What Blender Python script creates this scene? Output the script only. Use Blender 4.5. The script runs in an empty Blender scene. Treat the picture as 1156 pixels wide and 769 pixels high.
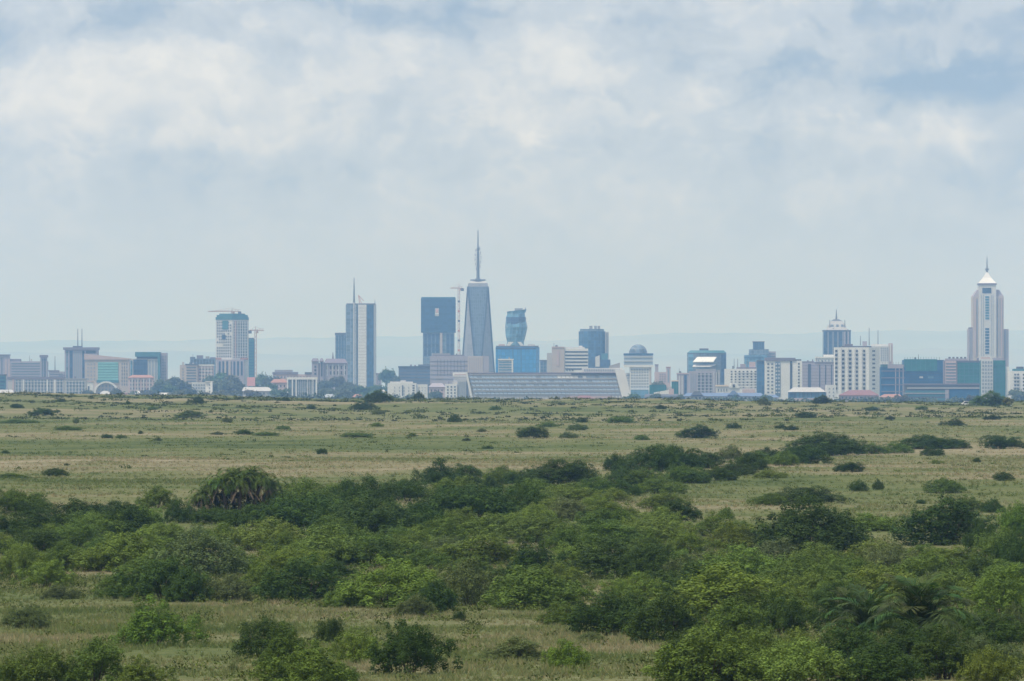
import bpy, bmesh, math, random
import numpy as np
from mathutils import Vector, Matrix

random.seed(7)
rng = np.random.default_rng(7)
SC = bpy.context.scene
COL = SC.collection
K = 1.137e-4          # radians seen per photograph pixel (1156 px wide): a 274 mm lens
EYE = 10.0            # eye height of the camera in world z
UC, VH = 578.0, 445.0  # straight ahead, eye level

# ------------------------------------------------------------------ camera
cd = bpy.data.cameras.new('camera')
cam = bpy.data.objects.new('camera', cd)
COL.objects.link(cam)
cd.sensor_width = 36.0
cd.lens = 18.0 / (578 * K)
cd.clip_start = 1.0
cd.clip_end = 60000
cam.location = (0, 0, EYE)
cam.rotation_euler = (math.pi / 2 + math.atan(60.5 * K), 0, 0)
SC.camera = cam

# ------------------------------------------------------------------ exposure, sun, sky
SC.view_settings.view_transform = 'Standard'
SC.view_settings.look = 'None'
SC.view_settings.exposure = 0.15
SC.view_settings.gamma = 1.0
SC.view_settings.use_curve_mapping = False
SC.cycles.use_denoising = True
SC.cycles.max_bounces = 5
SC.cycles.diffuse_bounces = 2
SC.cycles.glossy_bounces = 2
SC.cycles.transparent_max_bounces = 8
SC.cycles.volume_bounces = 1

SUN_EL, SUN_AZ = math.radians(62), math.radians(-124)   # azimuth clockwise from +Y (into the picture)
sd = bpy.data.lights.new('sun', 'SUN')
sd.energy = 3.0
sd.angle = math.radians(6)
sd.color = (1.0, 0.95, 0.87)
sun = bpy.data.objects.new('sun', sd)
COL.objects.link(sun)
dirv = Vector((math.sin(SUN_AZ) * math.cos(SUN_EL), math.cos(SUN_AZ) * math.cos(SUN_EL), math.sin(SUN_EL)))
sun.rotation_euler = (-dirv).to_track_quat('-Z', 'Y').to_euler()
sun.location = (0, 0, 300)


class NT:
    """small node-building helper"""
    def __init__(s, tree):
        s.t = tree
    def n(s, typ, **kw):
        nd = s.t.nodes.new(typ)
        for a, b in kw.items():
            setattr(nd, a, b)
        return nd
    def put(s, sock, v):
        if hasattr(v, 'is_linked') or isinstance(v, bpy.types.NodeSocket):
            s.t.links.new(v, sock)
        else:
            sock.default_value = v
    def m(s, op, a, b=None, c=None, clamp=False):
        nd = s.n('ShaderNodeMath', operation=op, use_clamp=clamp)
        s.put(nd.inputs[0], a)
        if b is not None:
            s.put(nd.inputs[1], b)
        if c is not None:
            s.put(nd.inputs[2], c)
        return nd.outputs[0]
    def noise(s, vec, scale, detail=4, rough=0.55, dist=0.0):
        nd = s.n('ShaderNodeTexNoise')
        s.put(nd.inputs['Vector'], vec)
        nd.inputs['Scale'].default_value = scale
        nd.inputs['Detail'].default_value = detail
        nd.inputs['Roughness'].default_value = rough
        nd.inputs['Distortion'].default_value = dist
        return nd.outputs[0]
    def ramp(s, fac, stops, interp='LINEAR'):
        nd = s.n('ShaderNodeValToRGB')
        nd.color_ramp.interpolation = interp
        el = nd.color_ramp.elements
        while len(el) < len(stops):
            el.new(0.5)
        for e, (p, c) in zip(el, stops):
            e.position = p
            e.color = (*c, 1) if len(c) == 3 else c
        s.put(nd.inputs[0], fac)
        return nd.outputs[0]
    def mix(s, fac, a, b, typ='MIX'):
        nd = s.n('ShaderNodeMix', data_type='RGBA', blend_type=typ)
        s.put(nd.inputs[0], fac)
        s.put(nd.inputs[6], a if not isinstance(a, tuple) or len(a) == 4 else (*a, 1))
        s.put(nd.inputs[7], b if not isinstance(b, tuple) or len(b) == 4 else (*b, 1))
        return nd.outputs[2]
    def maprange(s, v, a, b, c=0.0, d=1.0):
        nd = s.n('ShaderNodeMapRange', interpolation_type='SMOOTHSTEP')
        s.put(nd.inputs[0], v)
        for i, x in enumerate((a, b, c, d)):
            nd.inputs[i + 1].default_value = x
        return nd.outputs[0]
    def comb(s, x, y, z=0.0):
        nd = s.n('ShaderNodeCombineXYZ')
        for i, v in enumerate((x, y, z)):
            s.put(nd.inputs[i], v)
        return nd.outputs[0]


def lin(r, g, b):
    f = lambda c: (c / 255 / 12.92) if c / 255 <= 0.04045 else ((c / 255 + 0.055) / 1.055) ** 2.4
    return (f(r), f(g), f(b))


world = bpy.data.worlds.new('World')
SC.world = world
world.use_nodes = True
wt = NT(world.node_tree)
bg = next(n for n in world.node_tree.nodes if n.type == 'BACKGROUND')
bg.inputs['Strength'].default_value = 0.1
sky = wt.n('ShaderNodeTexSky', sky_type='NISHITA')
sky.sun_disc = False
sky.sun_elevation = SUN_EL
sky.sun_rotation = SUN_AZ
sky.altitude = 1600
sky.air_density = 1.0
sky.dust_density = 1.5
geo = wt.n('ShaderNodeTexCoord')
sep = wt.n('ShaderNodeSeparateXYZ')
world.node_tree.links.new(geo.outputs['Generated'], sep.inputs[0])
sx, sy, sz = sep.outputs
az = wt.m('DIVIDE', wt.m('ARCTAN2', sx, sy), K * 100)        # hundreds of photo pixels right of straight ahead
el = wt.m('DIVIDE', wt.m('ARCSINE', sz), K * 100)            # the same above eye level
# cloud decks by compass bearing and elevation
P0 = wt.comb(az, el)
w1 = wt.noise(P0, 0.9, 5, 0.55)
w2 = wt.noise(wt.comb(az, wt.m('ADD', el, 37.0)), 0.9, 5, 0.55)
wu = wt.m('ADD', az, wt.m('MULTIPLY', wt.m('SUBTRACT', w1, 0.5), 1.1))
wv = wt.m('ADD', el, wt.m('MULTIPLY', wt.m('SUBTRACT', w2, 0.5), 0.7))
blobs = [  # u, v, half width, half height, weight
    (150, 105, 190, 55, 0.46), (75, 75, 60, 40, 0.30), (300, 100, 60, 35, 0.28), (200, 60, 60, 30, 0.12), (230, 140, 150, 25, 0.15), (560, 110, 150, 60, 0.30), (640, 60, 80, 40, 0.18),
    (930, 50, 20, 14, 0.42), (792, 107, 16, 14, 0.35), (600, 157, 22, 9, 0.32), (1085, 148, 45, 18, 0.30),
    (960, 145, 190, 20, 0.24), (800, 195, 160, 30, 0.12), (860, 25, 60, 26, 0.10), (520, 175, 45, 30, 0.16), (570, 245, 400, 60, 0.06),
    (1040, 88, 190, 32, -0.50), (880, 95, 60, 30, -0.25), (1130, 30, 90, 50, -0.22), (980, 20, 120, 22, -0.12), (480, 18, 110, 22, -0.36), (10, 40, 36, 22, -0.45), (120, 22, 60, 22, -0.34),
    (330, 190, 230, 26, -0.24), (830, 155, 90, 20, -0.20), (60, 150, 80, 14, -0.14), (700, 25, 80, 24, -0.16), (1120, 215, 120, 60, -0.14), (450, 130, 40, 26, -0.14),
]
acc = 0.0
for (u, v, a, b, wgt) in blobs:
    dx = wt.m('DIVIDE', wt.m('SUBTRACT', wu, (u - UC) / 100), a / 100)
    dy = wt.m('DIVIDE', wt.m('SUBTRACT', wv, (VH - v) / 100), b / 100)
    r2 = wt.m('ADD', wt.m('MULTIPLY', dx, dx), wt.m('MULTIPLY', dy, dy))
    g = wt.m('MULTIPLY', wt.m('EXPONENT', wt.m('MULTIPLY', r2, -1.0)), wgt * 0.72)
    acc = g if isinstance(acc, float) else wt.m('ADD', acc, g)
fb = wt.noise(wt.comb(wt.m('MULTIPLY', wu, 0.8), wt.m('MULTIPLY', wv, 1.25)), 1.1, 7, 0.6, 0.0)
fine = wt.noise(wt.comb(wu, wt.m('MULTIPLY', wv, 1.15)), 3.0, 6, 0.62, 0.0)
band = wt.maprange(el, 0.6, 3.0)
tex = wt.m('ADD', wt.m('MULTIPLY', wt.m('SUBTRACT', fb, 0.5), 0.62), wt.m('MULTIPLY', wt.m('SUBTRACT', fine, 0.5), 0.45))
heap = wt.noise(wt.comb(wt.m('MULTIPLY', az, 1.0), wt.m('MULTIPLY', wv, 1.15), 4.0), 1.9, 9, 0.6)
heap2 = wt.noise(wt.comb(wt.m('MULTIPLY', wu, 0.7), wt.m('MULTIPLY', wv, 1.3), 9.0), 1.2, 9, 0.56)
puff = wt.m('MULTIPLY', wt.m('SUBTRACT', wt.maprange(heap, 0.46, 0.60), 0.5), 0.14)
puff = wt.m('ADD', puff, wt.m('MULTIPLY', wt.m('SUBTRACT', wt.maprange(heap2, 0.43, 0.58), 0.5), 0.20))
val = wt.m('ADD', wt.m('ADD', 0.5, wt.m('MULTIPLY', puff, wt.maprange(el, 1.0, 3.2))), wt.m('ADD', acc, wt.m('MULTIPLY', tex, wt.m('ADD', 0.10, wt.m('MULTIPLY', band, 0.9)))))
cloud = wt.ramp(val, [(0.0, (2.6, 3.5, 4.9)), (0.2, (3.6, 4.35, 5.45)), (0.38, (4.75, 5.3, 6.05)), (0.5, (5.15, 5.72, 6.5)), (0.72, (6.5, 6.8, 7.15)), (1.0, (7.9, 8.0, 8.0))])
zen = wt.maprange(wt.m('ARCSINE', sz), 0.08, 1.1, 1.0, 1.2)
cz = wt.n('ShaderNodeVectorMath', operation='SCALE')
world.node_tree.links.new(cloud, cz.inputs[0])
wt.put(cz.inputs['Scale'], zen)
fin = wt.mix(0.92, sky.outputs[0], cz.outputs[0])
world.node_tree.links.new(fin, bg.inputs['Color'])

HAZE_DENSITY = 8.2e-5
HAZE_COLOR = (0.30, 0.55, 1.0)

# ------------------------------------------------------------------ helpers
def tag(o, label=None, cat=None, group=None, kind=None):
    if label: o['label'] = label
    if cat: o['category'] = cat
    if group: o['group'] = group
    if kind: o['kind'] = kind
    return o


def empty(name, loc):
    o = bpy.data.objects.new(name, None)
    o.empty_display_size = 1.0
    COL.objects.link(o)
    o.location = loc
    return o


def mesh_np(name, V, F, mat=None, smooth=False):
    """V (n,3); F (m,k) all faces the same size"""
    V = np.asarray(V, dtype=np.float32)
    F = np.asarray(F, dtype=np.int32)
    me = bpy.data.meshes.new(name)
    me.vertices.add(len(V))
    me.vertices.foreach_set('co', V.ravel())
    k = F.shape[1]
    me.loops.add(F.size)
    me.loops.foreach_set('vertex_index', F.ravel())
    me.polygons.add(len(F))
    me.polygons.foreach_set('loop_start', np.arange(0, F.size, k, dtype=np.int32))
    me.polygons.foreach_set('loop_total', np.full(len(F), k, dtype=np.int32))
    if smooth:
        me.polygons.foreach_set('use_smooth', np.ones(len(F), dtype=bool))
    me.update(calc_edges=True)
    if mat: me.materials.append(mat)
    return me


def set_tone(me, arr):
    a = me.attributes.new('tone', 'FLOAT_COLOR', 'POINT')
    c = np.ones((len(me.vertices), 4), dtype=np.float32)
    c[:, :arr.shape[1]] = arr
    a.data.foreach_set('color', c.ravel())


class MB:
    """collects boxes, prisms and tubes into one mesh"""
    def __init__(s):
        s.v, s.f = [], []
    def add(s, vs, fs):
        o = len(s.v)
        s.v += [tuple(p) for p in vs]
        s.f += [tuple(i + o for i in f) for f in fs]
    def box(s, x0, x1, y0, y1, z0, z1):
        s.add([(x0, y0, z0), (x1, y0, z0), (x1, y1, z0), (x0, y1, z0), (x0, y0, z1), (x1, y0, z1), (x1, y1, z1), (x0, y1, z1)],
              [(0, 3, 2, 1), (4, 5, 6, 7), (0, 1, 5, 4), (1, 2, 6, 5), (2, 3, 7, 6), (3, 0, 4, 7)])
    def prism(s, pts, z0, z1, top=None):
        """pts: plan points; top: plan points of the upper ring; z1 may be a list"""
        n = len(pts)
        top = top or pts
        zt = z1 if isinstance(z1, (list, tuple)) else [z1] * n
        vs = [(p[0], p[1], z0) for p in pts] + [(p[0], p[1], z) for p, z in zip(top, zt)]
        s.add(vs, [tuple(range(n - 1, -1, -1)), tuple(range(n, 2 * n))] + [(i, (i + 1) % n, n + (i + 1) % n, n + i) for i in range(n)])
    def tube(s, p, q, r0, r1=None, n=6):
        r1 = r0 if r1 is None else r1
        p, q = Vector(p), Vector(q)
        d = (q - p).normalized()
        a = d.orthogonal().normalized()
        b = d.cross(a)
        vs = []
        for (c, r) in ((p, r0), (q, r1)):
            for i in range(n):
                t = 2 * math.pi * i / n
                vs.append(c + (a * math.cos(t) + b * math.sin(t)) * r)
        s.add(vs, [tuple(range(n - 1, -1, -1)), tuple(range(n, 2 * n))] + [(i, (i + 1) % n, n + (i + 1) % n, n + i) for i in range(n)])
    def loft(s, rings):
        n = len(rings[0])
        vs = [p for r in rings for p in r]
        fs = [tuple(range(n - 1, -1, -1)), tuple(range((len(rings) - 1) * n, len(rings) * n))]
        for j in range(len(rings) - 1):
            for i in range(n):
                fs.append((j * n + i, j * n + (i + 1) % n, (j + 1) * n + (i + 1) % n, (j + 1) * n + i))
        s.add(vs, fs)
    def mesh(s, name, mat):
        me = bpy.data.meshes.new(name)
        me.from_pydata(s.v, [], s.f)
        bm = bmesh.new(); bm.from_mesh(me)
        bmesh.ops.recalc_face_normals(bm, faces=bm.faces)
        bm.to_mesh(me); bm.free()
        me.materials.append(mat)
        return me
    def build(s, name, mat, parent=None, loc=None):
        o = bpy.data.objects.new(name, s.mesh(name, mat))
        COL.objects.link(o)
        if parent is not None: o.parent = parent
        if loc is not None: o.location = loc
        return o


# ------------------------------------------------------------------ terrain
PROF = [(-60, 2.2), (0, 2.2), (50, 3.9), (100, 5.9), (150, 7.5), (200, 8.7), (250, 9.3), (300, 9.75), (400, 9.75), (500, 9.0), (600, 8.45), (750, 7.95), (900, 7.4),
        (1100, 6.5), (1400, 5.55), (1700, 4.3), (2000, 2.5), (2150, 1.75), (2250, 1.55), (2400, 2.0), (2800, 6.0), (3500, 12), (4500, 14), (5500, 12), (6500, 8), (8000, 4.0), (9500, 2.0), (12000, 5), (20000, 40), (52000, 60)]
_pd = np.array([p[0] for p in PROF], float)
_pz = np.array([p[1] for p in PROF], float)
_pm = np.gradient(_pz, _pd)


def _herm(d):
    d = np.clip(np.asarray(d, float), _pd[0], _pd[-1])
    i = np.clip(np.searchsorted(_pd, d) - 1, 0, len(_pd) - 2)
    h = _pd[i + 1] - _pd[i]
    t = (d - _pd[i]) / h
    return ((2 * t ** 3 - 3 * t ** 2 + 1) * _pz[i] + (t ** 3 - 2 * t ** 2 + t) * h * _pm[i] + (-2 * t ** 3 + 3 * t ** 2) * _pz[i + 1] + (t ** 3 - t ** 2) * h * _pm[i + 1])


def _ss(x, a, b):
    t = np.clip((x - a) / (b - a), 0, 1)
    return t * t * (3 - 2 * t)


def ground(x, d):
    x = np.asarray(x, float); d = np.asarray(d, float)
    z = EYE - _herm(d)
    fade = _ss(d, 150, 350) * (1 - _ss(d, 2400, 3200))
    z = z + fade * (0.28 * np.sin(d / 43 + x / 31 + 1.0) + 0.35 * np.sin(d / 97 - x / 60) + 0.16 * np.sin(x / 17 + d / 29) + 0.07 * np.sin(x / 6.1 - d / 9) * np.sin(d / 7.3 + 2))
    z = z + _ss(d, 1500, 2100) * (1 - _ss(d, 2500, 3200)) * (0.22 * np.sin(x / 23 + 0.7) + 0.16 * np.sin(x / 9.3 + d / 210) + 0.09 * np.sin(x / 4.1 + d / 130))
    z = z - 0.0095 * np.clip(x, -200, 200) * _ss(d, 1100, 2200) * (1 - _ss(d, 2600, 3600))
    return z


def hit(u, v):
    """distance at which the sight line through photo pixel (u, v) meets the terrain"""
    ds = np.linspace(235, 2350, 4300)
    x = ds * (u - UC) * K
    ray = EYE - ds * (v - VH) * K
    below = np.nonzero(ray <= ground(x, ds))[0]
    if len(below) == 0:
        return 2240.0
    return float(ds[below[0]])


M = {}


def mat(name, color, rough=0.8, metal=0.0, vary=0.08, scale=0.08, spec=0.3):
    m = bpy.data.materials.new(name)
    m.use_nodes = True
    t = NT(m.node_tree)
    b = m.node_tree.nodes['Principled BSDF']
    tc = t.n('ShaderNodeTexCoord')
    nz = t.noise(tc.outputs['Object'], scale, 6, 0.65)
    c0 = tuple(c * (1 - vary) for c in color); c1 = tuple(min(1, c * (1 + vary)) for c in color)
    t.put(b.inputs['Base Color'], t.ramp(nz, [(0.3, c0), (0.7, c1)]))
    b.inputs['Roughness'].default_value = rough
    b.inputs['Metallic'].default_value = metal
    b.inputs['Specular IOR Level'].default_value = spec
    M[name] = m
    return m


def glass(name, color, frame, cw=3.0, rh=3.4, rough=0.22, fw=0.12, vary=0.35):
    """curtain wall: panes differ a little from one another, thin frames between them"""
    m = bpy.data.materials.new(name)
    m.use_nodes = True
    t = NT(m.node_tree)
    b = m.node_tree.nodes['Principled BSDF']
    tc = t.n('ShaderNodeTexCoord')
    sp = t.n('ShaderNodeSeparateXYZ'); t.t.links.new(tc.outputs['Object'], sp.inputs[0])
    br = t.n('ShaderNodeTexBrick', offset=0.0, squash=1.0)
    t.t.links.new(t.comb(t.m('ADD', sp.outputs[0], t.m('MULTIPLY', sp.outputs[1], 0.7)), sp.outputs[2]), br.inputs['Vector'])
    br.inputs['Scale'].default_value = 1.0
    br.inputs['Brick Width'].default_value = cw
    br.inputs['Row Height'].default_value = rh
    br.inputs['Mortar Size'].default_value = fw
    br.inputs['Mortar Smooth'].default_value = 0.0
    br.inputs['Color1'].default_value = (*[c * (1 - vary) for c in color], 1)
    br.inputs['Color2'].default_value = (*[min(1, c * (1 + vary)) for c in color], 1)
    br.inputs['Mortar'].default_value = (*frame, 1)
    t.put(b.inputs['Base Color'], br.outputs['Color'])
    t.put(b.inputs['Roughness'], t.m('ADD', rough, t.m('MULTIPLY', br.outputs['Fac'], 0.4)))
    b.inputs['Specular IOR Level'].default_value = 0.5
    M[name] = m
    return m


mat('white_paint', (0.71, 0.71, 0.70)); mat('pale_render', (0.60, 0.60, 0.60)); mat('pale_concrete', (0.46, 0.46, 0.46)); mat('grey_concrete', (0.30, 0.30, 0.31))
mat('lilac_render', (0.36, 0.33, 0.38)); mat('lilac_dark', (0.20, 0.18, 0.23)); mat('beige_stone', (0.48, 0.42, 0.39)); mat('pink_render', (0.52, 0.41, 0.41)); mat('pink_bright', (0.75, 0.40, 0.42))
mat('slate', (0.12, 0.13, 0.16)); mat('dark_metal', (0.06, 0.065, 0.075), 0.5); mat('window_dark', (0.05, 0.06, 0.085), 0.3, spec=0.5); mat('window_mid', (0.13, 0.16, 0.21), 0.3, spec=0.5)
mat('window_pale', (0.25, 0.30, 0.36), 0.3, spec=0.5); mat('teal_glass', (0.22, 0.50, 0.50), 0.3, spec=0.5); mat('teal_dark', (0.06, 0.18, 0.22), 0.5); mat('maroon_tile', (0.24, 0.13, 0.14)); mat('cream', (0.75, 0.62, 0.50))
mat('blue_sheet', (0.14, 0.20, 0.33), 0.5); mat('green_net', (0.022, 0.155, 0.15), 0.9, vary=0.25, scale=0.15); mat('blue_net', (0.02, 0.10, 0.22), 0.9, vary=0.3, scale=0.12); mat('green_glass', (0.02, 0.16, 0.15), 0.35, vary=0.25, scale=0.2)
mat('steel', (0.16, 0.17, 0.19), 0.5); mat('crane_red', (0.55, 0.22, 0.14), 0.6); mat('crane_white', (0.42, 0.27, 0.21), 0.6); mat('shine_white', (0.85, 0.85, 0.84), 0.25); mat('terracotta', (0.36, 0.20, 0.17)); mat('sheet_grey', (0.36, 0.39, 0.43), 0.5)
mat('slant_glass', (0.36, 0.44, 0.53), 0.3, spec=0.5); mat('tyre_black', (0.02, 0.02, 0.02)); mat('bark', (0.10, 0.075, 0.05), 0.95, vary=0.3, scale=6)
mat('dry_frond', (0.19, 0.14, 0.085), 0.9, vary=0.3, scale=3)
glass('blue_glass', (0.035, 0.11, 0.22), (0.10, 0.14, 0.19)); glass('bright_blue_cladding', (0.03, 0.24, 0.55), (0.03, 0.16, 0.38), 4, 4, 0.35, 0.2, 0.15)
glass('navy_glass', (0.03, 0.07, 0.15), (0.08, 0.11, 0.16)); glass('grey_blue_glass', (0.12, 0.18, 0.25), (0.26, 0.29, 0.33)); glass('sky_glass', (0.10, 0.24, 0.36), (0.2, 0.3, 0.4), 3.2, 3.6)
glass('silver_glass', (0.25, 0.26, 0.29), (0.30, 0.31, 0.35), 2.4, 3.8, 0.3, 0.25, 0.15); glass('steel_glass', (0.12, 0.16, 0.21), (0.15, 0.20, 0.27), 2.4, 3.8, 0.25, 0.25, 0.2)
glass('netting', (0.025, 0.075, 0.15), (0.035, 0.10, 0.19), 5, 3.5, 0.8, 0.3, 0.3)


def leaf_material(name, trans=0.25):
    m = bpy.data.materials.new(name)
    m.use_nodes = True
    t = NT(m.node_tree)
    b = m.node_tree.nodes['Principled BSDF']
    oi = t.n('ShaderNodeObjectInfo')
    at = t.n('ShaderNodeAttribute', attribute_name='tone')
    sp = t.n('ShaderNodeSeparateColor'); t.t.links.new(at.outputs['Color'], sp.inputs[0])
    base = t.mix(1.0, oi.outputs['Color'], t.comb(sp.outputs[0], sp.outputs[0], sp.outputs[0]), 'MULTIPLY')
    fresh = t.mix(1.0, base, (1.45, 1.32, 1.0), 'MULTIPLY')
    col = t.mix(sp.outputs[1], base, fresh)
    t.put(b.inputs['Base Color'], col)
    b.inputs['Roughness'].default_value = 0.6
    b.inputs['Specular IOR Level'].default_value = 0.08
    tr = t.n('ShaderNodeBsdfTranslucent')
    t.put(tr.inputs['Color'], t.mix(1.0, col, (1.3, 1.35, 0.7), 'MULTIPLY'))
    mx = t.n('ShaderNodeMixShader'); mx.inputs[0].default_value = trans
    out = next(n for n in t.t.nodes if n.type == 'OUTPUT_MATERIAL')
    t.t.links.new(b.outputs[0], mx.inputs[1]); t.t.links.new(tr.outputs[0], mx.inputs[2]); t.t.links.new(mx.outputs[0], out.inputs['Surface'])
    M[name] = m
    return m


LEAF = leaf_material('leaf', 0.12)


def grass_colour(t, tcpos):
    """the sward's own colours: greener and strawier patches, bare pale streaks"""
    big = t.noise(tcpos, 0.008, 3, 0.5)
    mid = t.noise(tcpos, 0.06, 5, 0.6)
    fin = t.noise(tcpos, 0.6, 4, 0.6)
    v = t.m('ADD', t.m('MULTIPLY', big, 0.50), t.m('ADD', t.m('MULTIPLY', mid, 0.42), t.m('MULTIPLY', fin, 0.13)))
    return t.ramp(v, [(0.39, (0.080, 0.104, 0.030)), (0.45, (0.122, 0.146, 0.045)), (0.52, (0.172, 0.178, 0.070)), (0.585, (0.250, 0.216, 0.118)), (0.67, (0.34, 0.285, 0.185))])


def make_ground_material():
    m = bpy.data.materials.new('savanna_ground'); m.use_nodes = True
    t = NT(m.node_tree); b = m.node_tree.nodes['Principled BSDF']
    g = t.n('ShaderNodeNewGeometry')
    c = grass_colour(t, g.outputs['Position'])
    speck = t.noise(g.outputs['Position'], 1.7, 6, 0.7)
    t.put(b.inputs['Base Color'], t.mix(t.maprange(speck, 0.40, 0.62), t.mix(1.0, c, (0.62, 0.66, 0.60), 'MULTIPLY'), c))
    b.inputs['Roughness'].default_value = 0.95
    b.inputs['Specular IOR Level'].default_value = 0.1
    bp = t.n('ShaderNodeBump'); bp.inputs['Strength'].default_value = 0.6; bp.inputs['Distance'].default_value = 0.25
    t.put(bp.inputs['Height'], t.noise(g.outputs['Position'], 2.2, 6, 0.7))
    t.t.links.new(bp.outputs[0], b.inputs['Normal'])
    M['savanna_ground'] = m
    m = bpy.data.materials.new('grass_blades'); m.use_nodes = True
    t = NT(m.node_tree); b = m.node_tree.nodes['Principled BSDF']
    g = t.n('ShaderNodeNewGeometry')
    c = grass_colour(t, g.outputs['Position'])
    at = t.n('ShaderNodeAttribute', attribute_name='tone')
    c2 = t.mix(1.0, t.mix(1.0, c, at.outputs['Color'], 'MULTIPLY'), (1.5, 1.5, 1.5), 'MULTIPLY')
    t.put(b.inputs['Base Color'], c2)
    b.inputs['Roughness'].default_value = 0.9
    b.inputs['Specular IOR Level'].default_value = 0.1
    tr = t.n('ShaderNodeBsdfTranslucent'); t.put(tr.inputs['Color'], c2)      # thin blades pass light through
    mx = t.n('ShaderNodeMixShader'); mx.inputs[0].default_value = 0.5
    out = next(n for n in t.t.nodes if n.type == 'OUTPUT_MATERIAL')
    t.t.links.new(b.outputs[0], mx.inputs[1]); t.t.links.new(tr.outputs[0], mx.inputs[2]); t.t.links.new(mx.outputs[0], out.inputs['Surface'])
    M['grass_blades'] = m
    m = bpy.data.materials.new('hill_cover'); m.use_nodes = True
    t = NT(m.node_tree); b = m.node_tree.nodes['Principled BSDF']
    g = t.n('ShaderNodeNewGeometry')
    t.put(b.inputs['Base Color'], t.ramp(t.noise(g.outputs['Position'], 0.0012, 6, 0.6), [(0.35, (0.14, 0.16, 0.12)), (0.65, (0.28, 0.27, 0.20))]))
    b.inputs['Roughness'].default_value = 1.0
    M['hill_cover'] = m


make_ground_material()


def build_ground():
    ds = np.concatenate([np.linspace(-60, 200, 27)[:-1], np.linspace(200, 2500, 620)[:-1], np.geomspace(2500, 50800, 92)])
    ts = np.linspace(-1, 1, 141)
    D, T = np.meshgrid(ds, ts, indexing='ij')
    X = T * (0.085 * np.maximum(D, 0) + 60)
    Z = ground(X, D)
    V = np.stack([X, D, Z], -1).reshape(-1, 3)
    n = len(ts)
    I = np.arange(len(ds) - 1)[:, None] * n + np.arange(n - 1)[None, :]
    I = I.ravel()
    F = np.stack([I, I + 1, I + n + 1, I + n], 1)
    me = mesh_np('ground', V, F, M['savanna_ground'], True)
    o = bpy.data.objects.new('ground', me); COL.objects.link(o)
    tag(o, 'open savanna ground of straw and green grass rising to a low crest', 'ground', kind='structure')


build_ground()


def build_hills():
    """low blue ridge far beyond the city"""
    d0 = 44000.0
    for name, dd, pts, seed, lab in (
        ('hills', d0, [(-300, 392), (0, 386), (90, 385), (180, 384), (330, 382), (420, 379), (500, 380), (560, 386), (620, 384), (700, 379), (800, 376), (900, 376), (1000, 374), (1100, 373), (1200, 372), (1450, 376)], 3, 'pale blue ridge of far hills fading behind the city'),
        ('hills', d0 - 7000, [(-300, 402), (0, 399), (160, 396), (300, 399), (440, 403), (600, 405), (760, 401), (900, 396), (1050, 393), (1200, 396), (1450, 400)], 5, 'lower nearer ridge of far hills just above the rooftops')):
        us = np.linspace(-300, 1450, 260)
        vv = np.interp(us, [p[0] for p in pts], [p[1] for p in pts])
        r = np.random.default_rng(seed)
        vv = vv + 0.8 * np.sin(us / 37 + seed) + 0.5 * np.sin(us / 13.7 + 2 * seed) + 0.3 * np.sin(us / 5.1)
        x = (us - UC) * K * dd
        zt = EYE + (VH - vv) * K * dd
        rows, prof = [], [(-3800, -0.25), (-2400, 0.28), (-1400, 0.62), (-500, 0.92), (0, 1.0), (1000, 0.8), (3500, -0.2)]
        for off, f in prof:
            wob = 1 + 0.12 * np.sin(us / 21 + off / 700) * (1 - abs(f))
            rows.append(np.stack([x, np.full_like(x, dd + off), -80 + (zt + 80) * np.maximum(f, -0.02) * wob], -1))
        V = np.concatenate(rows); n = len(us)
        I = (np.arange(len(prof) - 1)[:, None] * n + np.arange(n - 1)[None, :]).ravel()
        F = np.stack([I, I + 1, I + n + 1, I + n], 1)
        o = bpy.data.objects.new(name, mesh_np(name, V, F, M['hill_cover'], True)); COL.objects.link(o)
        tag(o, lab, 'hills', kind='structure')


build_hills()


def build_haze():
    b = MB()
    b.box(-4200, 4200, -70, 51000, -140, 400)
    m = bpy.data.materials.new('haze'); m.use_nodes = True
    nt = m.node_tree; nt.nodes.clear()
    out = nt.nodes.new('ShaderNodeOutputMaterial')
    pv = nt.nodes.new('ShaderNodeVolumePrincipled')
    pv.inputs['Color'].default_value = (*HAZE_COLOR, 1)
    pv.inputs['Absorption Color'].default_value = (0.82, 0.83, 1, 1)
    pv.inputs['Density'].default_value = HAZE_DENSITY
    pv.inputs['Density Attribute'].default_value = ''
    nt.links.new(pv.outputs[0], out.inputs['Volume'])
    try:
        m.cycles.homogeneous_volume = True
    except Exception:
        pass
    o = b.build('haze', m)
    tag(o, 'thin blue haze in the air between the plain and the far hills', 'haze', kind='stuff')


build_haze()

# ------------------------------------------------------------------ buildings
ALL = []


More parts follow.
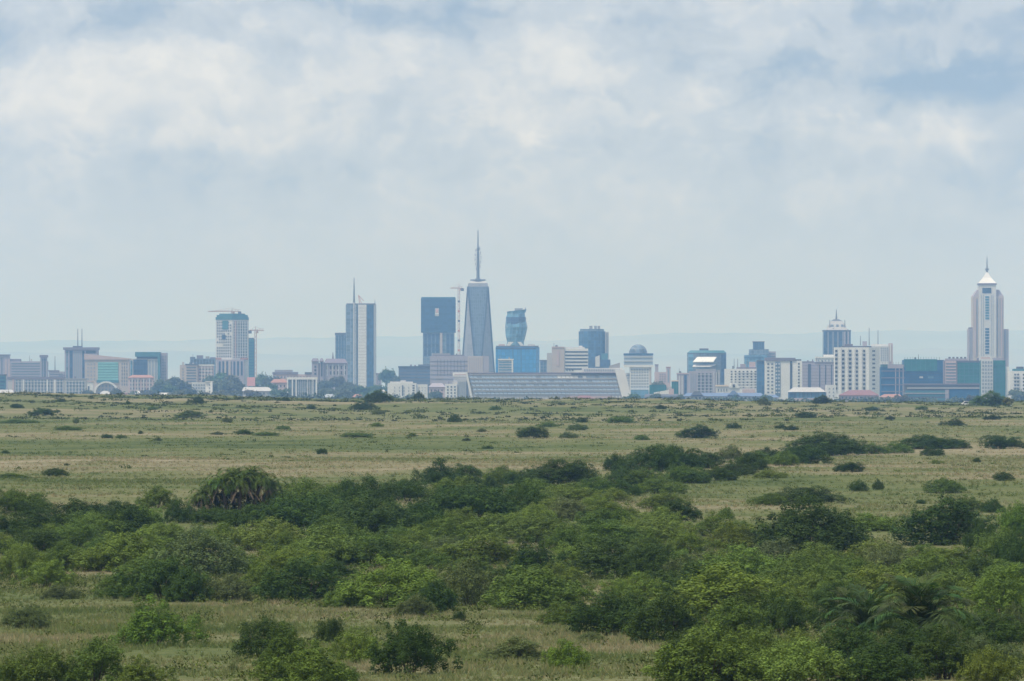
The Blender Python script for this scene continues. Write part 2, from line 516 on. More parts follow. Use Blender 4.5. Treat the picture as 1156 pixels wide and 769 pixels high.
class Bld:
    """a building at distance d; sizes are read in photo pixels at that distance and become metres"""
    def __init__(s, name, label, u, d, cat='building', group=None):
        s.s = d * K; s.u = u; s.d = d
        X = (u - UC) * s.s
        s.g = float(ground(X, d)) - 1.0
        s.root = empty(name, (X, d, s.g))
        tag(s.root, label, cat, group)
        s.cnt = 0
        s.top = None
        ALL.append(s)
    def x(s, u): return (u - s.u) * s.s
    def z(s, v): return EYE + (VH - v) * s.s - s.g
    def obj(s, part, mb, m, parent=None):
        return mb.build(part, M[m], parent or s.root)
    def box(s, part, u0, u1, vt, vb, m, y0=0.0, y1=20.0, parent=None):
        b = MB()
        b.box(s.x(u0), s.x(u1), y0, y1, 0.0 if vb is None else s.z(vb), s.z(vt))
        if part == 'wall' and s.top is None: s.top = (u0, u1, vt, y0, y1)
        return s.obj(part, b, m, parent)
    def prism(s, part, pts, vt, vb, m, parent=None, top=None):
        b = MB()
        P = [(s.x(u), y) for u, y in pts]
        T = [(s.x(u), y) for u, y in top] if top else None
        zt = [s.z(v) for v in vt] if isinstance(vt, (list, tuple)) else s.z(vt)
        b.prism(P, 0.0 if vb is None else s.z(vb), zt, T)
        return s.obj(part, b, m, parent)
    def patch(s, part, u0, u1, vt, vb, m, seg=None, out=0.25, parent=None):
        """one panel let into a wall face; seg = ((u, y), (u, y)) is the wall line, else the front at y = 0"""
        me, loc = s._panel(u0, u1, vt, vb, m, seg, out)
        return s._put(part, me, loc, parent)
    def _frame(s, seg):
        if seg is None: return Vector((0, 0)), Vector((1, 0)), Vector((0, -1)), None
        (ua, ya), (ub, yb) = seg
        A, B = Vector((s.x(ua), ya)), Vector((s.x(ub), yb))
        t = (B - A).normalized()
        n = Vector((t.y, -t.x))
        if n.y > 0: n = -n
        return A, t, n, (B - A).length
    def _panel(s, u0, u1, vt, vb, m, seg, out):
        A, t, n, L = s._frame(seg)
        if seg is None:
            w = s.x(u1) - s.x(u0)
            o = Vector((s.x(u0), seg_y(s, seg)))
        else:
            fa = (s.x(u0) - A.x) / (t.x if abs(t.x) > 1e-6 else 1e-6); fb = (s.x(u1) - A.x) / (t.x if abs(t.x) > 1e-6 else 1e-6)
            w = fb - fa; o = A + t * fa
        h = s.z(vt) - s.z(vb)
        b = MB()
        q = [o * 0 - n * 0.3, t * w - n * 0.3, t * w + n * out, n * out]
        b.prism([(p.x, p.y) for p in q], 0, h)
        return b.mesh('panel', M[m]), (o.x, o.y, s.z(vb))
    def _put(s, part, me, loc, parent=None):
        o = bpy.data.objects.new(part, me); COL.objects.link(o)
        o.parent = parent or s.root; o.location = loc
        s.cnt += 1
        return o
    def grid(s, part, u0, u1, vt, vb, cols, rows, fw, fh, m, seg=None, out=0.2, parent=None, skip=0.0, y=0.0):
        cw, rh = (u1 - u0) / cols, (vb - vt) / rows
        me, loc0 = s._panel(u0 + cw * (1 - fw) / 2, u0 + cw * (1 + fw) / 2, vt + rh * (1 - fh) / 2, vt + rh * (1 + fh) / 2, m, seg, out)
        A, t, n, L = s._frame(seg)
        kx = 1 / max(1e-6, t.x)
        for c in range(cols):
            for r in range(rows):
                if skip and random.random() < skip: continue
                dxl = cw * c * s.s
                s._put(part, me, (loc0[0] + dxl, loc0[1] + (t.y * kx) * dxl + y, loc0[2] - rh * r * s.s), parent)
    def bands(s, part, u0, u1, vt, vb, rows, fh, m, seg=None, out=0.2, parent=None, y=0.0):
        s.grid(part, u0, u1, vt, vb, 1, rows, 1.0, fh, m, seg, out, parent, y=y)
    def strips(s, part, u0, u1, vt, vb, cols, fw, m, seg=None, out=0.2, parent=None, y=0.0):
        s.grid(part, u0, u1, vt, vb, cols, 1, fw, 1.0, m, seg, out, parent, y=y)
    def mast(s, part, u, vt, vb, r, y=8.0, m='steel', r1=None, parent=None):
        b = MB(); b.tube((s.x(u), y, s.z(vb)), (s.x(u), y, s.z(vt)), r, r1 if r1 is not None else r * 0.5, 6)
        return s.obj(part, b, m, parent)


def seg_y(s, seg):
    return 0.0


def city():
    # --- far left
    b = Bld('office_building', 'long purple-grey office block with a raised turret at each end', 22, 8000)
    b.box('wall', -14, 53, 408, None, 'lilac_render', 0, 24)
    b.box('turret', -14, 10, 401.5, 408, 'lilac_render', 1, 20); b.box('roof', -15, 10.5, 400.2, 401.5, 'lilac_dark', 0, 21)
    b.box('stair_head', 10, 23, 405.3, 408, 'lilac_dark', 2, 16)
    b.box('turret', 45.5, 52.5, 403.5, 408, 'lilac_render', 1, 14); b.box('roof', 44.6, 53.4, 400.8, 403.5, 'lilac_dark', 0, 15)
    b.bands('window_band', 13, 45, 409, 427, 6, 0.42, 'window_mid'); b.strips('window_strip', -12, 4, 404, 426, 4, 0.4, 'window_mid', out=0.3); b.strips('pilaster', 5, 12, 405, 428, 2, 0.45, 'pink_render', out=0.5)
    b.patch('window_strip', 47, 49, 405, 427, 'window_mid', out=0.3); b.patch('window_strip', 50, 51.5, 405, 427, 'window_dark', out=0.3)
    b = Bld('apartment_building', 'long low pale block with white vertical ribs under the purple-grey office block', 40, 6500)
    b.box('wall', 9, 72, 428, None, 'pale_concrete', 0, 18); b.box('roof', 8.4, 72.6, 425.6, 428, 'lilac_dark', -0.6, 18.6)
    b.strips('window_strip', 17, 71, 429, 451, 15, 0.5, 'grey_blue_glass'); b.strips('pilaster', 13, 67, 428.4, 452, 2, 0.055, 'white_paint', out=0.7); b.patch('pilaster', 14, 16, 428.4, 452, 'pink_render', out=0.7); b.patch('pilaster', 61, 63, 428.4, 452, 'white_paint', out=0.8)
    b.bands('floor_slab', 17, 71, 429, 451, 6, 0.12, 'pale_render', out=0.45)
    b = Bld('apartment_building', 'pale block with blue window strips below the twin-mast tower', 84, 6450)
    b.box('wall', 73, 97, 428.5, None, 'pale_concrete', 0, 16); b.box('roof', 72.8, 97.4, 427.2, 428.5, 'grey_concrete', -0.4, 16.4)
    b.strips('window_strip', 74.5, 96, 430, 451, 6, 0.5, 'grey_blue_glass'); b.bands('floor_slab', 74, 96.4, 429, 451, 6, 0.12, 'pale_render', out=0.45)
    b = Bld('shop_building', 'small teal glass block at the far left foot of the offices', -1, 6300)
    b.box('wall', -9, 6, 424, None, 'teal_dark', 0, 12); b.box('roof', -9.4, 6.4, 422.6, 424, 'slate', -0.4, 12.4); b.bands('window_band', -8, 5.5, 425, 441, 4, 0.5, 'blue_glass')
    b = Bld('house', 'low white-roofed house below the teal glass block', 5, 5600, 'house')
    b.box('wall', -5, 15, 444.5, None, 'pale_render', 0, 9); b.prism('roof', [(-6, -0.7), (16, -0.7), (16, 9.7), (-6, 9.7)], 440, 444.5, 'pale_concrete', top=[(-4, 4), (14, 4), (14, 5), (-4, 5)])
    b.grid('window', -3, 14, 446, 449.5, 5, 1, 0.4, 0.8, 'window_dark')
    b = Bld('office_building', 'low grey block with a thin roof aerial between office block and twin-mast tower', 63, 7300)
    b.box('wall', 55, 72, 419.5, None, 'lilac_render', 0, 15); b.box('roof', 54.6, 66, 418, 419.5, 'lilac_dark', -0.4, 15); b.box('roof', 66.4, 72.6, 423, 424.6, 'lilac_dark', -0.5, 15); b.mast('aerial', 61.5, 402, 418, 0.5); b.bands('window_band', 56, 71, 421, 430, 3, 0.4, 'window_mid')
    b = Bld('office_tower', 'pale tower with dark vertical stripes carrying twin thin masts', 91, 7700)
    b.box('wall', 73, 110, 395, None, 'lilac_render', 0, 26); b.box('cornice', 71.2, 110.8, 392.2, 395, 'lilac_dark', -1.2, 27); b.box('stair_head', 82, 92.5, 390.6, 392.2, 'slate', 2, 12)
    b.patch('window_strip', 78.5, 82, 396, 430, 'navy_glass'); b.patch('window_strip', 92.8, 95.3, 396, 430, 'navy_glass'); b.patch('window_strip', 74.6, 76.6, 396, 430, 'grey_blue_glass'); b.strips('window_strip', 83, 92, 397, 430, 4, 0.45, 'window_pale'); b.patch('window_strip', 97, 108, 396, 399, 'window_dark')
    for u in (87.3, 92.0): b.mast('mast', u, 371, 391.5, 0.6)
    b = Bld('office_building', 'turquoise glass-fronted block with a white arch at its foot', 122, 7000)
    b.prism('wall', [(96, 0), (145.5, 0), (145.5, 26), (96, 26)], [402.2, 406.2, 406.2, 402.2], None, 'beige_stone'); b.prism('roof', [(95, -0.8), (146.5, -0.8), (146.5, 27), (95, 27)], [399.5, 404.7, 404.7, 399.5], 406.1, 'pink_render')
    b.patch('glass_front', 110.5, 133.5, 409, 431, 'teal_glass', out=0.4); b.bands('floor_slab', 110.5, 133.5, 409.5, 431, 7, 0.16, 'teal_dark', out=0.55); b.patch('lintel', 109, 134, 429, 432, 'teal_dark', out=0.8)
    b.grid('window', 136.5, 144.5, 409, 436, 3, 7, 0.42, 0.6, 'window_mid'); b.grid('window', 97.5, 108.5, 409, 430, 3, 5, 0.34, 0.5, 'window_pale')
    a = MB(); rr = [Vector((math.cos(math.pi * i / 16), math.sin(math.pi * i / 16))) for i in range(17)]
    for i in range(16):
        p, q = rr[i], rr[i + 1]
        cx, cz, wx, hz = b.x(120), b.z(444), 13.8 * b.s, 13.5 * b.s
        P = [(cx + p.x * wx, cz + p.y * hz), (cx + q.x * wx, cz + q.y * hz), (cx + q.x * wx * 0.86, cz + q.y * hz * 0.86), (cx + p.x * wx * 0.86, cz + p.y * hz * 0.86)]
        a.add([(x, -2.5, z) for x, z in P] + [(x, 0.2, z) for x, z in P], [(0, 1, 2, 3), (7, 6, 5, 4), (0, 4, 5, 1), (1, 5, 6, 2), (2, 6, 7, 3), (3, 7, 4, 0)])
    b.obj('arch', a, 'white_paint')
    b.grid('window', 110, 130, 434, 446, 5, 3, 0.5, 0.6, 'window_pale', out=0.35)
    b = Bld('kiosk', 'small white box building left of the arch of the turquoise block', 101, 6600)
    b.box('wall', 97, 105, 431.5, None, 'white_paint', 0, 8); b.box('roof', 96.6, 105.4, 430.4, 431.5, 'pink_render', -0.4, 8.4); b.patch('door', 99, 101, 436, 441, 'window_mid')
    b = Bld('house', 'white-gabled little building at the foot of the turquoise block', 118, 5900, 'house')
    b.box('wall', 112, 125, 445.4, None, 'pale_concrete', 0, 8); b.prism('roof', [(111, -0.7), (126, -0.7), (126, 8.7), (111, 8.7)], 441.4, 445.4, 'pale_concrete', top=[(116, 3), (121, 3), (121, 5), (116, 5)]); b.grid('window', 113, 124, 446.2, 449.4, 4, 1, 0.4, 0.8, 'window_dark')
    b = Bld('office_building', 'glass block hung inside a dark portal frame', 167, 7300)
    b.box('wall', 146.5, 178, 405, None, 'pale_concrete', 0, 22); b.box('portal_beam', 152.5, 181, 397.5, 402.8, 'teal_dark', -1.5, 20); b.box('portal_leg', 178, 181, 402.8, None, 'teal_dark', -1.5, 20); b.box('back_wall', 154, 178, 402.8, 405, 'slate', 3, 18)
    b.patch('glass_front', 150.5, 166.5, 406, 425, 'navy_glass', out=0.4); b.strips('window_strip', 167.5, 177.5, 407, 428, 3, 0.42, 'window_pale'); b.patch('window_strip', 147.2, 149.4, 407, 425, 'sky_glass')
    b.box('side_wing', 181.3, 188, 398.5, None, 'lilac_render', 2, 24); b.grid('window', 182, 187.5, 401, 428, 3, 8, 0.5, 0.55, 'window_mid', y=2)
    b = Bld('apartment_building', 'pinkish low block with pale pilasters below the portal-framed block', 159, 6600)
    b.box('wall', 145, 173, 426.4, None, 'pink_render', 0, 15); b.prism('roof', [(144, -0.7), (174, -0.7), (174, 15.7), (144, 15.7)], 423.4, 426.4, 'terracotta', top=[(149, 6), (169, 6), (169, 9), (149, 9)])
    b.strips('pilaster', 146, 172, 427, 446, 4, 0.16, 'pale_render', out=0.6); b.grid('window', 146, 172, 428, 445, 8, 4, 0.4, 0.5, 'window_mid')
    b = Bld('house', 'low long pale-roofed building among trees left of the small white block', 189, 5750, 'house')
    b.box('wall', 177, 204, 447, None, 'cream', 0, 8); b.prism('roof', [(176, -0.8), (205, -0.8), (205, 8.8), (176, 8.8)], 443.4, 447, 'pale_render', top=[(180, 3.5), (201, 3.5), (201, 4.5), (180, 4.5)]); b.grid('window', 178, 203, 448, 450.4, 7, 1, 0.35, 0.8, 'window_dark')
    b = Bld('apartment_building', 'stepped beige block with banded windows left of the tower under construction', 221, 7000)
    b.box('wall', 203, 223, 412, None, 'beige_stone', 0, 18); b.box('side_wing', 223.3, 240.5, 413, None, 'pink_render', 2, 18); b.box('roof', 209, 224, 410.8, 412, 'slate', -0.5, 18.5); b.box('roof', 223.6, 241.2, 411.6, 413, 'white_paint', 1.4, 18.6)
    b.bands('window_band', 210.5, 221.5, 413.5, 432, 6, 0.5, 'window_mid'); b.strips('pilaster', 226, 240, 413.6, 430, 4, 0.22, 'white_paint', out=0.4, y=2); b.bands('window_band', 224.5, 240, 415, 430, 4, 0.4, 'window_mid', y=2); b.grid('window', 204, 209, 415, 432, 1, 5, 0.35, 0.45, 'window_pale')
    b = Bld('office_building', 'blue-grey rooftop block with uneven parapet behind the stepped beige block', 229, 7600)
    b.box('wall', 214.5, 243, 405, None, 'grey_blue_glass', 0, 16); b.box('stair_head', 214.5, 220, 403, 405, 'slate', 1, 10); b.box('stair_head', 222, 229, 401.2, 405, 'lilac_dark', 1, 10); b.box('stair_head', 232, 236, 402.4, 405, 'grey_concrete', 1, 10); b.box('stair_head', 237, 243, 403.4, 405, 'lilac_dark', 1, 10)
    b.strips('window_strip', 215, 242.5, 406, 412, 8, 0.4, 'window_dark')
    b = Bld('apartment_building', 'small white block with blue window rows standing before the trees', 228, 5800)
    b.prism('wall', [(216.5, 0), (232, 3), (239.5, 1), (239.5, 13), (216.5, 13)], 431.5, None, 'white_paint'); b.box('roof', 231.6, 240, 430.2, 431.5, 'pale_render', 1.4, 13.4)
    b.grid('window', 217.2, 231.8, 433, 447, 5, 4, 0.55, 0.55, 'window_pale', seg=((216.5, 0), (232, 3))); b.grid('window', 234, 239, 433, 447, 1, 4, 0.3, 0.4, 'window_mid', seg=((232, 3), (239.5, 1)))
    # --- tower under construction and its cranes
    b = Bld('tower_building', 'tall white-ribbed tower under construction with a teal rounded top', 261, 7800)
    b.prism('wall', [(243.5, 4), (262, 0), (279.5, 5), (279.5, 32), (243.5, 32)], 361, None, 'pale_render')
    for k, (a0, vt) in enumerate(((0.0, 358), (1.2, 355.6), (4.0, 354))):
        b.prism('netted_crown', [(243.2 + a0, 3.5 + k), (262, -0.4 + k), (279.8 - a0, 4.5 + k), (279.8 - a0, 31), (243.2 + a0, 31)], vt, [361, 358, 355.6][k], 'teal_dark')
    b.grid('window', 244.2, 261.6, 362.5, 404, 7, 13, 0.62, 0.6, 'window_mid', seg=((243.5, 4), (262, 0)), skip=0.06); b.patch('netting', 251, 257.5, 362, 372, 'teal_dark', seg=((243.5, 4), (262, 0)), out=0.4); b.patch('netting', 250.5, 254.5, 378, 383, 'navy_glass', seg=((243.5, 4), (262, 0)), out=0.5)
    b.strips('window_strip', 263, 279, 363, 404, 6, 0.5, 'grey_blue_glass', seg=((262, 0), (279.5, 5))); b.patch('pilaster', 264.8, 266.6, 362.4, 404, 'pink_render', seg=((262, 0), (279.5, 5)), out=0.6); b.bands('floor_slab', 262.8, 279.2, 363, 404, 13, 0.16, 'white_paint', seg=((262, 0), (279.5, 5)), out=0.4)
    b.box('ledge', 243, 279.8, 404, 406, 'terracotta', 2.6, 5); b.box('podium', 244.5, 275.5, 406, None, 'lilac_render', -3, 2.4)
    b.strips('window_strip', 246, 275, 408, 424, 7, 0.5, 'navy_glass', y=-3); b.strips('pilaster', 252, 262, 407, 424, 2, 0.42, 'beige_stone', out=0.6, y=-3); b.patch('pilaster', 272.5, 275, 407, 430, 'white_paint', out=0.8)
    b = Bld('office_tower', 'slim dark teal slab right behind the tower under construction', 284, 8000)
    b.box('wall', 279.8, 287.2, 383, None, 'teal_dark', 0, 20); b.box('roof', 280.4, 286.4, 381.4, 383, 'slate', 2, 14); b.bands('floor_slab', 280.4, 286.9, 385, 424, 12, 0.3, 'blue_net')

    def crane(label, uc, d, vt, vb, ujib0, ujib1, vj, m='crane_white', r=0.75, beads=0):
        c = Bld('tower_crane', label, uc, d, 'crane')
        a = MB(); x = 0.0; zb = 0.0 if vb is None else c.z(vb); ztop = c.z(vj)
        if vb is not None:
            c.root.location.z += zb; c.g += zb; zb = 0.0; ztop = c.z(vj)
        for sx_ in (-r, r):
            for sy_ in (-r, r): a.tube((sx_, sy_, zb), (sx_, sy_, ztop), 0.42, n=4)
        nb = max(4, int((ztop - zb) / 4))
        for i in range(nb):
            z0, z1 = zb + (ztop - zb) * i / nb, zb + (ztop - zb) * (i + 1) / nb
            sgn = 1 if i % 2 else -1
            a.tube((-r * sgn, -r, z0), (r * sgn, -r, z1), 0.16, n=4); a.tube((-r * sgn, r, z0), (r * sgn, r, z1), 0.16, n=4)
        c.obj('mast', a, m)
        j = MB(); x0, x1 = c.x(ujib0), c.x(ujib1)
        for yy in (-0.8, 0.8): j.tube((x0, yy, ztop), (x1, yy, ztop), 0.5, n=4)
        j.tube((x0, 0, ztop + 0.3), (x1, 0, ztop + 1.9), 0.22, n=4)
        n = max(6, int(abs(x1 - x0) / 3))
        for i in range(n): j.tube((x0 + (x1 - x0) * i / n, -0.8, ztop), (x0 + (x1 - x0) * (i + 0.5) / n, 0, ztop + 1.2), 0.14, n=4)
        c.obj('jib', j, m)
        e = MB(); e.tube((0, 0, ztop), (0, 0, c.z(vt)), 0.5, 0.2, 4); e.tube((0, 0, c.z(vt)), (x0 * 0.7, 0, ztop + 1), 0.12, n=4); e.tube((0, 0, c.z(vt)), (x1 * 0.7, 0, ztop + 1), 0.12, n=4); c.obj('apex', e, m)
        w = MB(); far = x1 if abs(x1) < abs(x0) else x0
        w.box(far * 0.9 - 1.6, far * 0.9 + 1.6, -1.2, 1.2, ztop - 3.0, ztop); c.obj('counterweight', w, 'slate')
        h = MB(); h.box(r, r + 1.8, -1, 1, ztop - 2.6, ztop - 0.3); c.obj('cab', h, m)
        for i in range(beads):
            q = MB(); zz = zb + (ztop - zb) * (0.16 + 0.8 * i / beads); q.box(-1.3, 1.3, -1.3, 1.3, zz, zz + 2.0); c.obj('mast_collar', q, 'crane_red' if i % 2 else 'slate')
    crane('thin crane standing on top of the white-ribbed tower under construction', 262, 7806, 347.5, 354, 235, 271.5, 351.8, 'crane_white', 0.7)
    crane('freestanding crane with short jib right of the slim dark teal slab', 288.6, 7700, 368.5, None, 281.5, 298, 373.2, 'crane_white', 0.8)
    crane('pale crane with collared mast between netted tower and spire tower', 518, 8400, 320, None, 508.5, 522.5, 325.5, 'crane_white', 0.9, 9)
    # --- left centre
    b = Bld('billboard', 'pink square hoarding board among the trees', 283.5, 6300, 'billboard')
    b.box('board', 279, 288, 426, 436, 'pink_bright', 0, 0.6); b.box('post', 280.5, 281.5, 436, None, 'steel', 0.1, 0.5); b.box('post', 285.5, 286.5, 436, None, 'steel', 0.1, 0.5)
    b = Bld('warehouse', 'low warehouse with long white roof below the pink hoarding', 291, 5800)
    b.box('wall', 274, 309, 441.5, None, 'pale_concrete', 0, 14); b.prism('roof', [(273, -0.8), (309.6, -0.8), (309.6, 14.8), (273, 14.8)], 437, 441.5, 'pale_concrete', top=[(275, 6), (302, 6), (302, 8), (275, 8)]); b.grid('window', 276, 300, 443, 446, 6, 1, 0.4, 0.9, 'window_mid'); b.patch('door', 302, 306.5, 443, 449, 'window_pale')
    b = Bld('apartment_building', 'low pinkish houses-block with dark flat roof behind the white-framed block', 330, 7200)
    b.box('wall', 308, 353, 422.6, None, 'pink_render', 0, 18); b.box('roof', 307.5, 336, 420, 422.6, 'lilac_dark', -0.6, 18.6); b.box('roof', 344, 353.6, 420.2, 422.6, 'slate', -0.6, 18.6); b.box('stair_head', 310, 330, 417.6, 420, 'grey_concrete', 3, 14); b.grid('window', 309, 352, 424, 432, 12, 2, 0.45, 0.5, 'window_mid')
    b = Bld('house', 'low terracotta-walled house left of the white-framed block', 315, 6400, 'house')
    b.box('wall', 306, 324, 432, None, 'pink_render', 0, 10); b.prism('roof', [(305, -0.7), (325, -0.7), (325, 10.7), (305, 10.7)], 428, 432, 'terracotta', top=[(309, 4.5), (321, 4.5), (321, 5.5), (309, 5.5)]); b.grid('window', 307, 323, 434, 438, 4, 1, 0.35, 0.7, 'window_dark')
    b = Bld('office_building', 'low blue-glass block set in a white frame of posts', 341, 5800)
    b.box('wall', 325, 357, 428.4, None, 'grey_blue_glass', 0, 15); b.box('frame_beam', 324, 358, 426, 428.6, 'white_paint', -0.8, 15.6)
    for u0, u1 in ((324, 325.4), (329.4, 330.8), (333.6, 335), (347, 347.8), (352.8, 353.8), (356.2, 358)): b.box('frame_post', u0, u1, 428.6, None, 'white_paint', -0.7, 0.4)
    b.strips('pilaster', 335.6, 346.6, 429, 450, 5, 0.22, 'pale_render', out=0.35); b.strips('pilaster', 348.2, 352.4, 429, 450, 2, 0.25, 'pale_render', out=0.35)
    b = Bld('apartment_building', 'turreted block with purple roofs left of the white-striped tower', 370, 7000)
    b.box('wall', 352, 392, 410, None, 'lilac_render', 2, 20); b.prism('roof', [(365.5, 0.8), (392.5, 0.8), (392.5, 21), (365.5, 21)], 405, 410, 'lilac_dark', top=[(368, 6), (389, 6), (389, 16), (368, 16)])
    for u0, u1, vt in ((352, 359.5, 408), (361, 365, 408)):
        b.box('turret', u0, u1, vt, 430, 'lilac_render', 0, 8); b.prism('roof', [(u0 - 0.8, -0.8), (u1 + 0.8, -0.8), (u1 + 0.8, 8.8), (u0 - 0.8, 8.8)], 404.6, vt, 'lilac_dark', top=[(u0 + 1, 2), (u1 - 1, 2), (u1 - 1, 6), (u0 + 1, 6)])
    b.mast('finial', 375.5, 397.5, 405, 0.9, 10, 'lilac_dark', 0.2); b.grid('window', 353, 359, 412, 424, 1, 3, 0.35, 0.6, 'window_dark'); b.patch('window_strip', 362.2, 364, 409, 425, 'window_dark')
    b.grid('window', 367, 391.5, 412, 424, 6, 2, 0.4, 0.62, 'window_dark', y=2); b.strips('pilaster', 366, 392, 411, 424, 4, 0.14, 'pale_render', out=0.5, y=2)
    b = Bld('office_tower', 'shorter dark blue tower tucked behind the white-striped tower', 385, 8300)
    b.box('wall', 378.5, 392, 378, None, 'grey_blue_glass', 0, 22); b.box('roof', 378, 392, 375.8, 378, 'slate', -0.6, 22.6); b.strips('window_strip', 379, 391.6, 379.5, 425, 4, 0.5, 'blue_glass')
    b = Bld('office_tower', 'tall blue tower with a white central stripe and roof mast', 407, 8000)
    b.prism('wall', [(390.2, 3), (398.5, 0), (414, 0), (421.5, 3), (424.2, 8), (424.2, 30), (390.2, 30)], 344, None, 'grey_blue_glass')
    S1, S2, S3, S4 = ((390.2, 3), (398.5, 0)), None, ((414, 0), (421.5, 3)), ((421.5, 3), (424.2, 8))
    b.patch('glass_strip', 390.6, 398.2, 344.6, 438, 'grey_blue_glass', seg=S1); b.patch('light_strip', 398.8, 400.2, 341.5, 438, 'pale_render', out=0.8); b.patch('glass_strip', 400.4, 401.2, 344.6, 438, 'sky_glass'); b.patch('light_strip', 401.4, 402.0, 344, 438, 'white_paint', out=0.5); b.patch('glass_strip', 402.2, 404.0, 344.6, 438, 'navy_glass')
    b.patch('white_stripe', 404.2, 413.6, 344, 438, 'white_paint', out=0.5); b.patch('glass_strip', 414.4, 421.2, 344.6, 438, 'blue_glass', seg=S3); b.patch('light_strip', 421.8, 424.0, 343, 438, 'pale_render', seg=S4)
    b.box('roof', 391, 423.5, 342.6, 344, 'slate', 3, 28); b.mast('mast', 399.6, 313.5, 343, 1.2, 3, 'steel', 0.35); b.mast('aerial', 423, 338, 343, 0.4, 10); b.bands('floor_slab', 404.6, 413.2, 346, 437, 26, 0.14, 'pale_concrete', out=0.6)
    cr = Bld('roof_crane', 'tiny red derrick on the roof of the white-striped tower', 407, 8010, 'crane')
    zz = cr.z(342.5); cr.root.location.z += zz; a = MB(); a.tube((-1, 0, 0), (-2.2, 0, 8.5), 0.5, 0.3, 4); a.tube((1, 0, 0), (-2.2, 0, 8.5), 0.4, 0.3, 4); cr.obj('mast', a, 'crane_red'); a = MB(); a.tube((-2, 0, 8), (3.4, 0, 2.4), 0.4, 0.3, 4); cr.obj('boom', a, 'crane_red')
    b = Bld('house', 'narrow grey stair tower right of the foot of the white-striped tower', 427.5, 7400)
    b.box('wall', 424.5, 430.5, 423, None, 'lilac_render', 0, 6); b.box('roof', 424.2, 430.8, 421.4, 423, 'lilac_dark', -0.4, 6.4); b.grid('window', 425, 430, 424, 434, 2, 4, 0.4, 0.5, 'window_mid')
    b = Bld('apartment_building', 'low white block with small square windows left of the dark round tree', 459, 5700)
    b.box('wall', 437.5, 470, 432.6, None, 'white_paint', 0, 13); b.box('side_wing', 470.3, 482.5, 434, None, 'white_paint', 2, 13); b.box('roof', 440, 466, 430.8, 432.6, 'pale_render', 1, 12); b.box('stair_head', 452, 458, 429.4, 430.8, 'pale_render', 2, 8)
    b.grid('window', 443, 464, 436, 447, 4, 3, 0.16, 0.5, 'window_pale'); b.grid('window', 464, 469.5, 434, 445, 1, 4, 0.4, 0.5, 'window_dark'); b.strips('window_strip', 453, 456, 435, 447, 1, 0.5, 'window_mid'); b.grid('window', 471.5, 481.5, 436, 446, 3, 3, 0.25, 0.35, 'window_pale', y=2)
    b = Bld('office_building', 'wide blue-grey windowless hall left of the netted tower', 468, 7700)
    b.box('wall', 450, 486, 415, None, 'slate', 0, 30); b.box('roof', 449.4, 486, 413.4, 415, 'dark_metal', -0.6, 30); b.box('stair_head', 472, 486, 411.6, 413.4, 'slate', 4, 26); b.bands('cladding_band', 451, 485, 417, 432, 4, 0.25, 'blue_glass')
    b = Bld('office_building', 'long lilac slab across the feet of the netted and spire towers', 515, 7450)
    b.box('wall', 485.5, 552, 402, None, 'lilac_render', 0, 22); b.box('roof', 488, 524, 400.6, 402, 'lilac_dark', 1, 20); b.box('stair_head', 489, 508, 399, 400.6, 'grey_concrete', 3, 12)
    b.patch('stone_panel', 528, 545, 402.4, 422, 'beige_stone', out=0.6); b.strips('window_strip', 529, 544, 403.5, 421, 6, 0.3, 'lilac_render', out=0.75); b.strips('window_strip', 492, 526, 406, 424, 9, 0.25, 'lilac_dark'); b.bands('cladding_band', 486, 527.6, 405, 430, 5, 0.1, 'grey_concrete', out=0.4)
    b = Bld('tower_building', 'square tower wrapped in dark blue netting over bare lower floors', 495, 8600)
    b.box('wall', 477.4, 512.8, 374, None, 'grey_blue_glass', 1.5, 38); b.prism('netting', [(475.2, 0), (514.2, 0), (514.2, 40), (475.2, 40)], 336.6, 375.5, 'netting'); b.box('parapet', 475.6, 513.8, 335.4, 336.6, 'teal_dark', 1, 39)
    b.strips('glass_strip', 478, 496, 377, 402, 4, 0.72, 'navy_glass', y=1.5); b.strips('glass_strip', 503.5, 512.4, 377, 402, 2, 0.8, 'navy_glass', y=1.5); b.patch('lift_shaft', 496.6, 499.4, 375.6, 402, 'beige_stone', out=-1.0 + 0.2)
    b.bands('netting_seam', 475.6, 513.8, 340, 374, 4, 0.06, 'blue_glass', out=0.35)
    ban = b.box('banner', 491, 495.6, 348, 357, 'pale_concrete', -0.5, -0.1); b.box('banner_stripe', 492.6, 494.2, 349, 353, 'pink_bright', -0.7, -0.5, ban); b.box('banner_stripe', 491.2, 495.4, 353.5, 355, 'white_paint', -0.7, -0.5, ban)
    # --- spire tower
    b = Bld('office_tower', 'tallest tapering silver tower with faceted sides and a long spire', 539.5, 8800)
    hw, tw = 20.6, 11.6
    y0 = 0.0; dep = hw * b.s
    bot = [(b.x(539.5), -dep + dep), (b.x(539.5 + hw), dep), (b.x(539.5), 2 * dep), (b.x(539.5 - hw), dep)]
    t_ = tw * b.s
    top = [(-t_, dep - t_), (t_, dep - t_), (t_, dep + t_), (-t_, dep + t_)]
    zt = b.z(323.5)
    def tri(nm, pts, m):
        a = MB(); a.add(pts, [(0, 1, 2)]); n = (Vector(pts[1]) - Vector(pts[0])).cross(Vector(pts[2]) - Vector(pts[0])).normalized()
        c = Vector((0, dep, pts[0][2])); 
        if n.dot(Vector(pts[0]) - Vector((0, dep, zt * 0.5))) < 0: n = -n
        inn = [tuple(Vector(p) - n * 0.8) for p in pts]
        a = MB(); a.add(list(pts) + inn, [(0, 1, 2), (5, 4, 3), (0, 3, 4, 1), (1, 4, 5, 2), (2, 5, 3, 0)])
        return b.obj(nm, a, m)
    B3 = [(p[0], p[1], 0.0) for p in bot]; T3 = [(p[0], p[1], zt) for p in top]
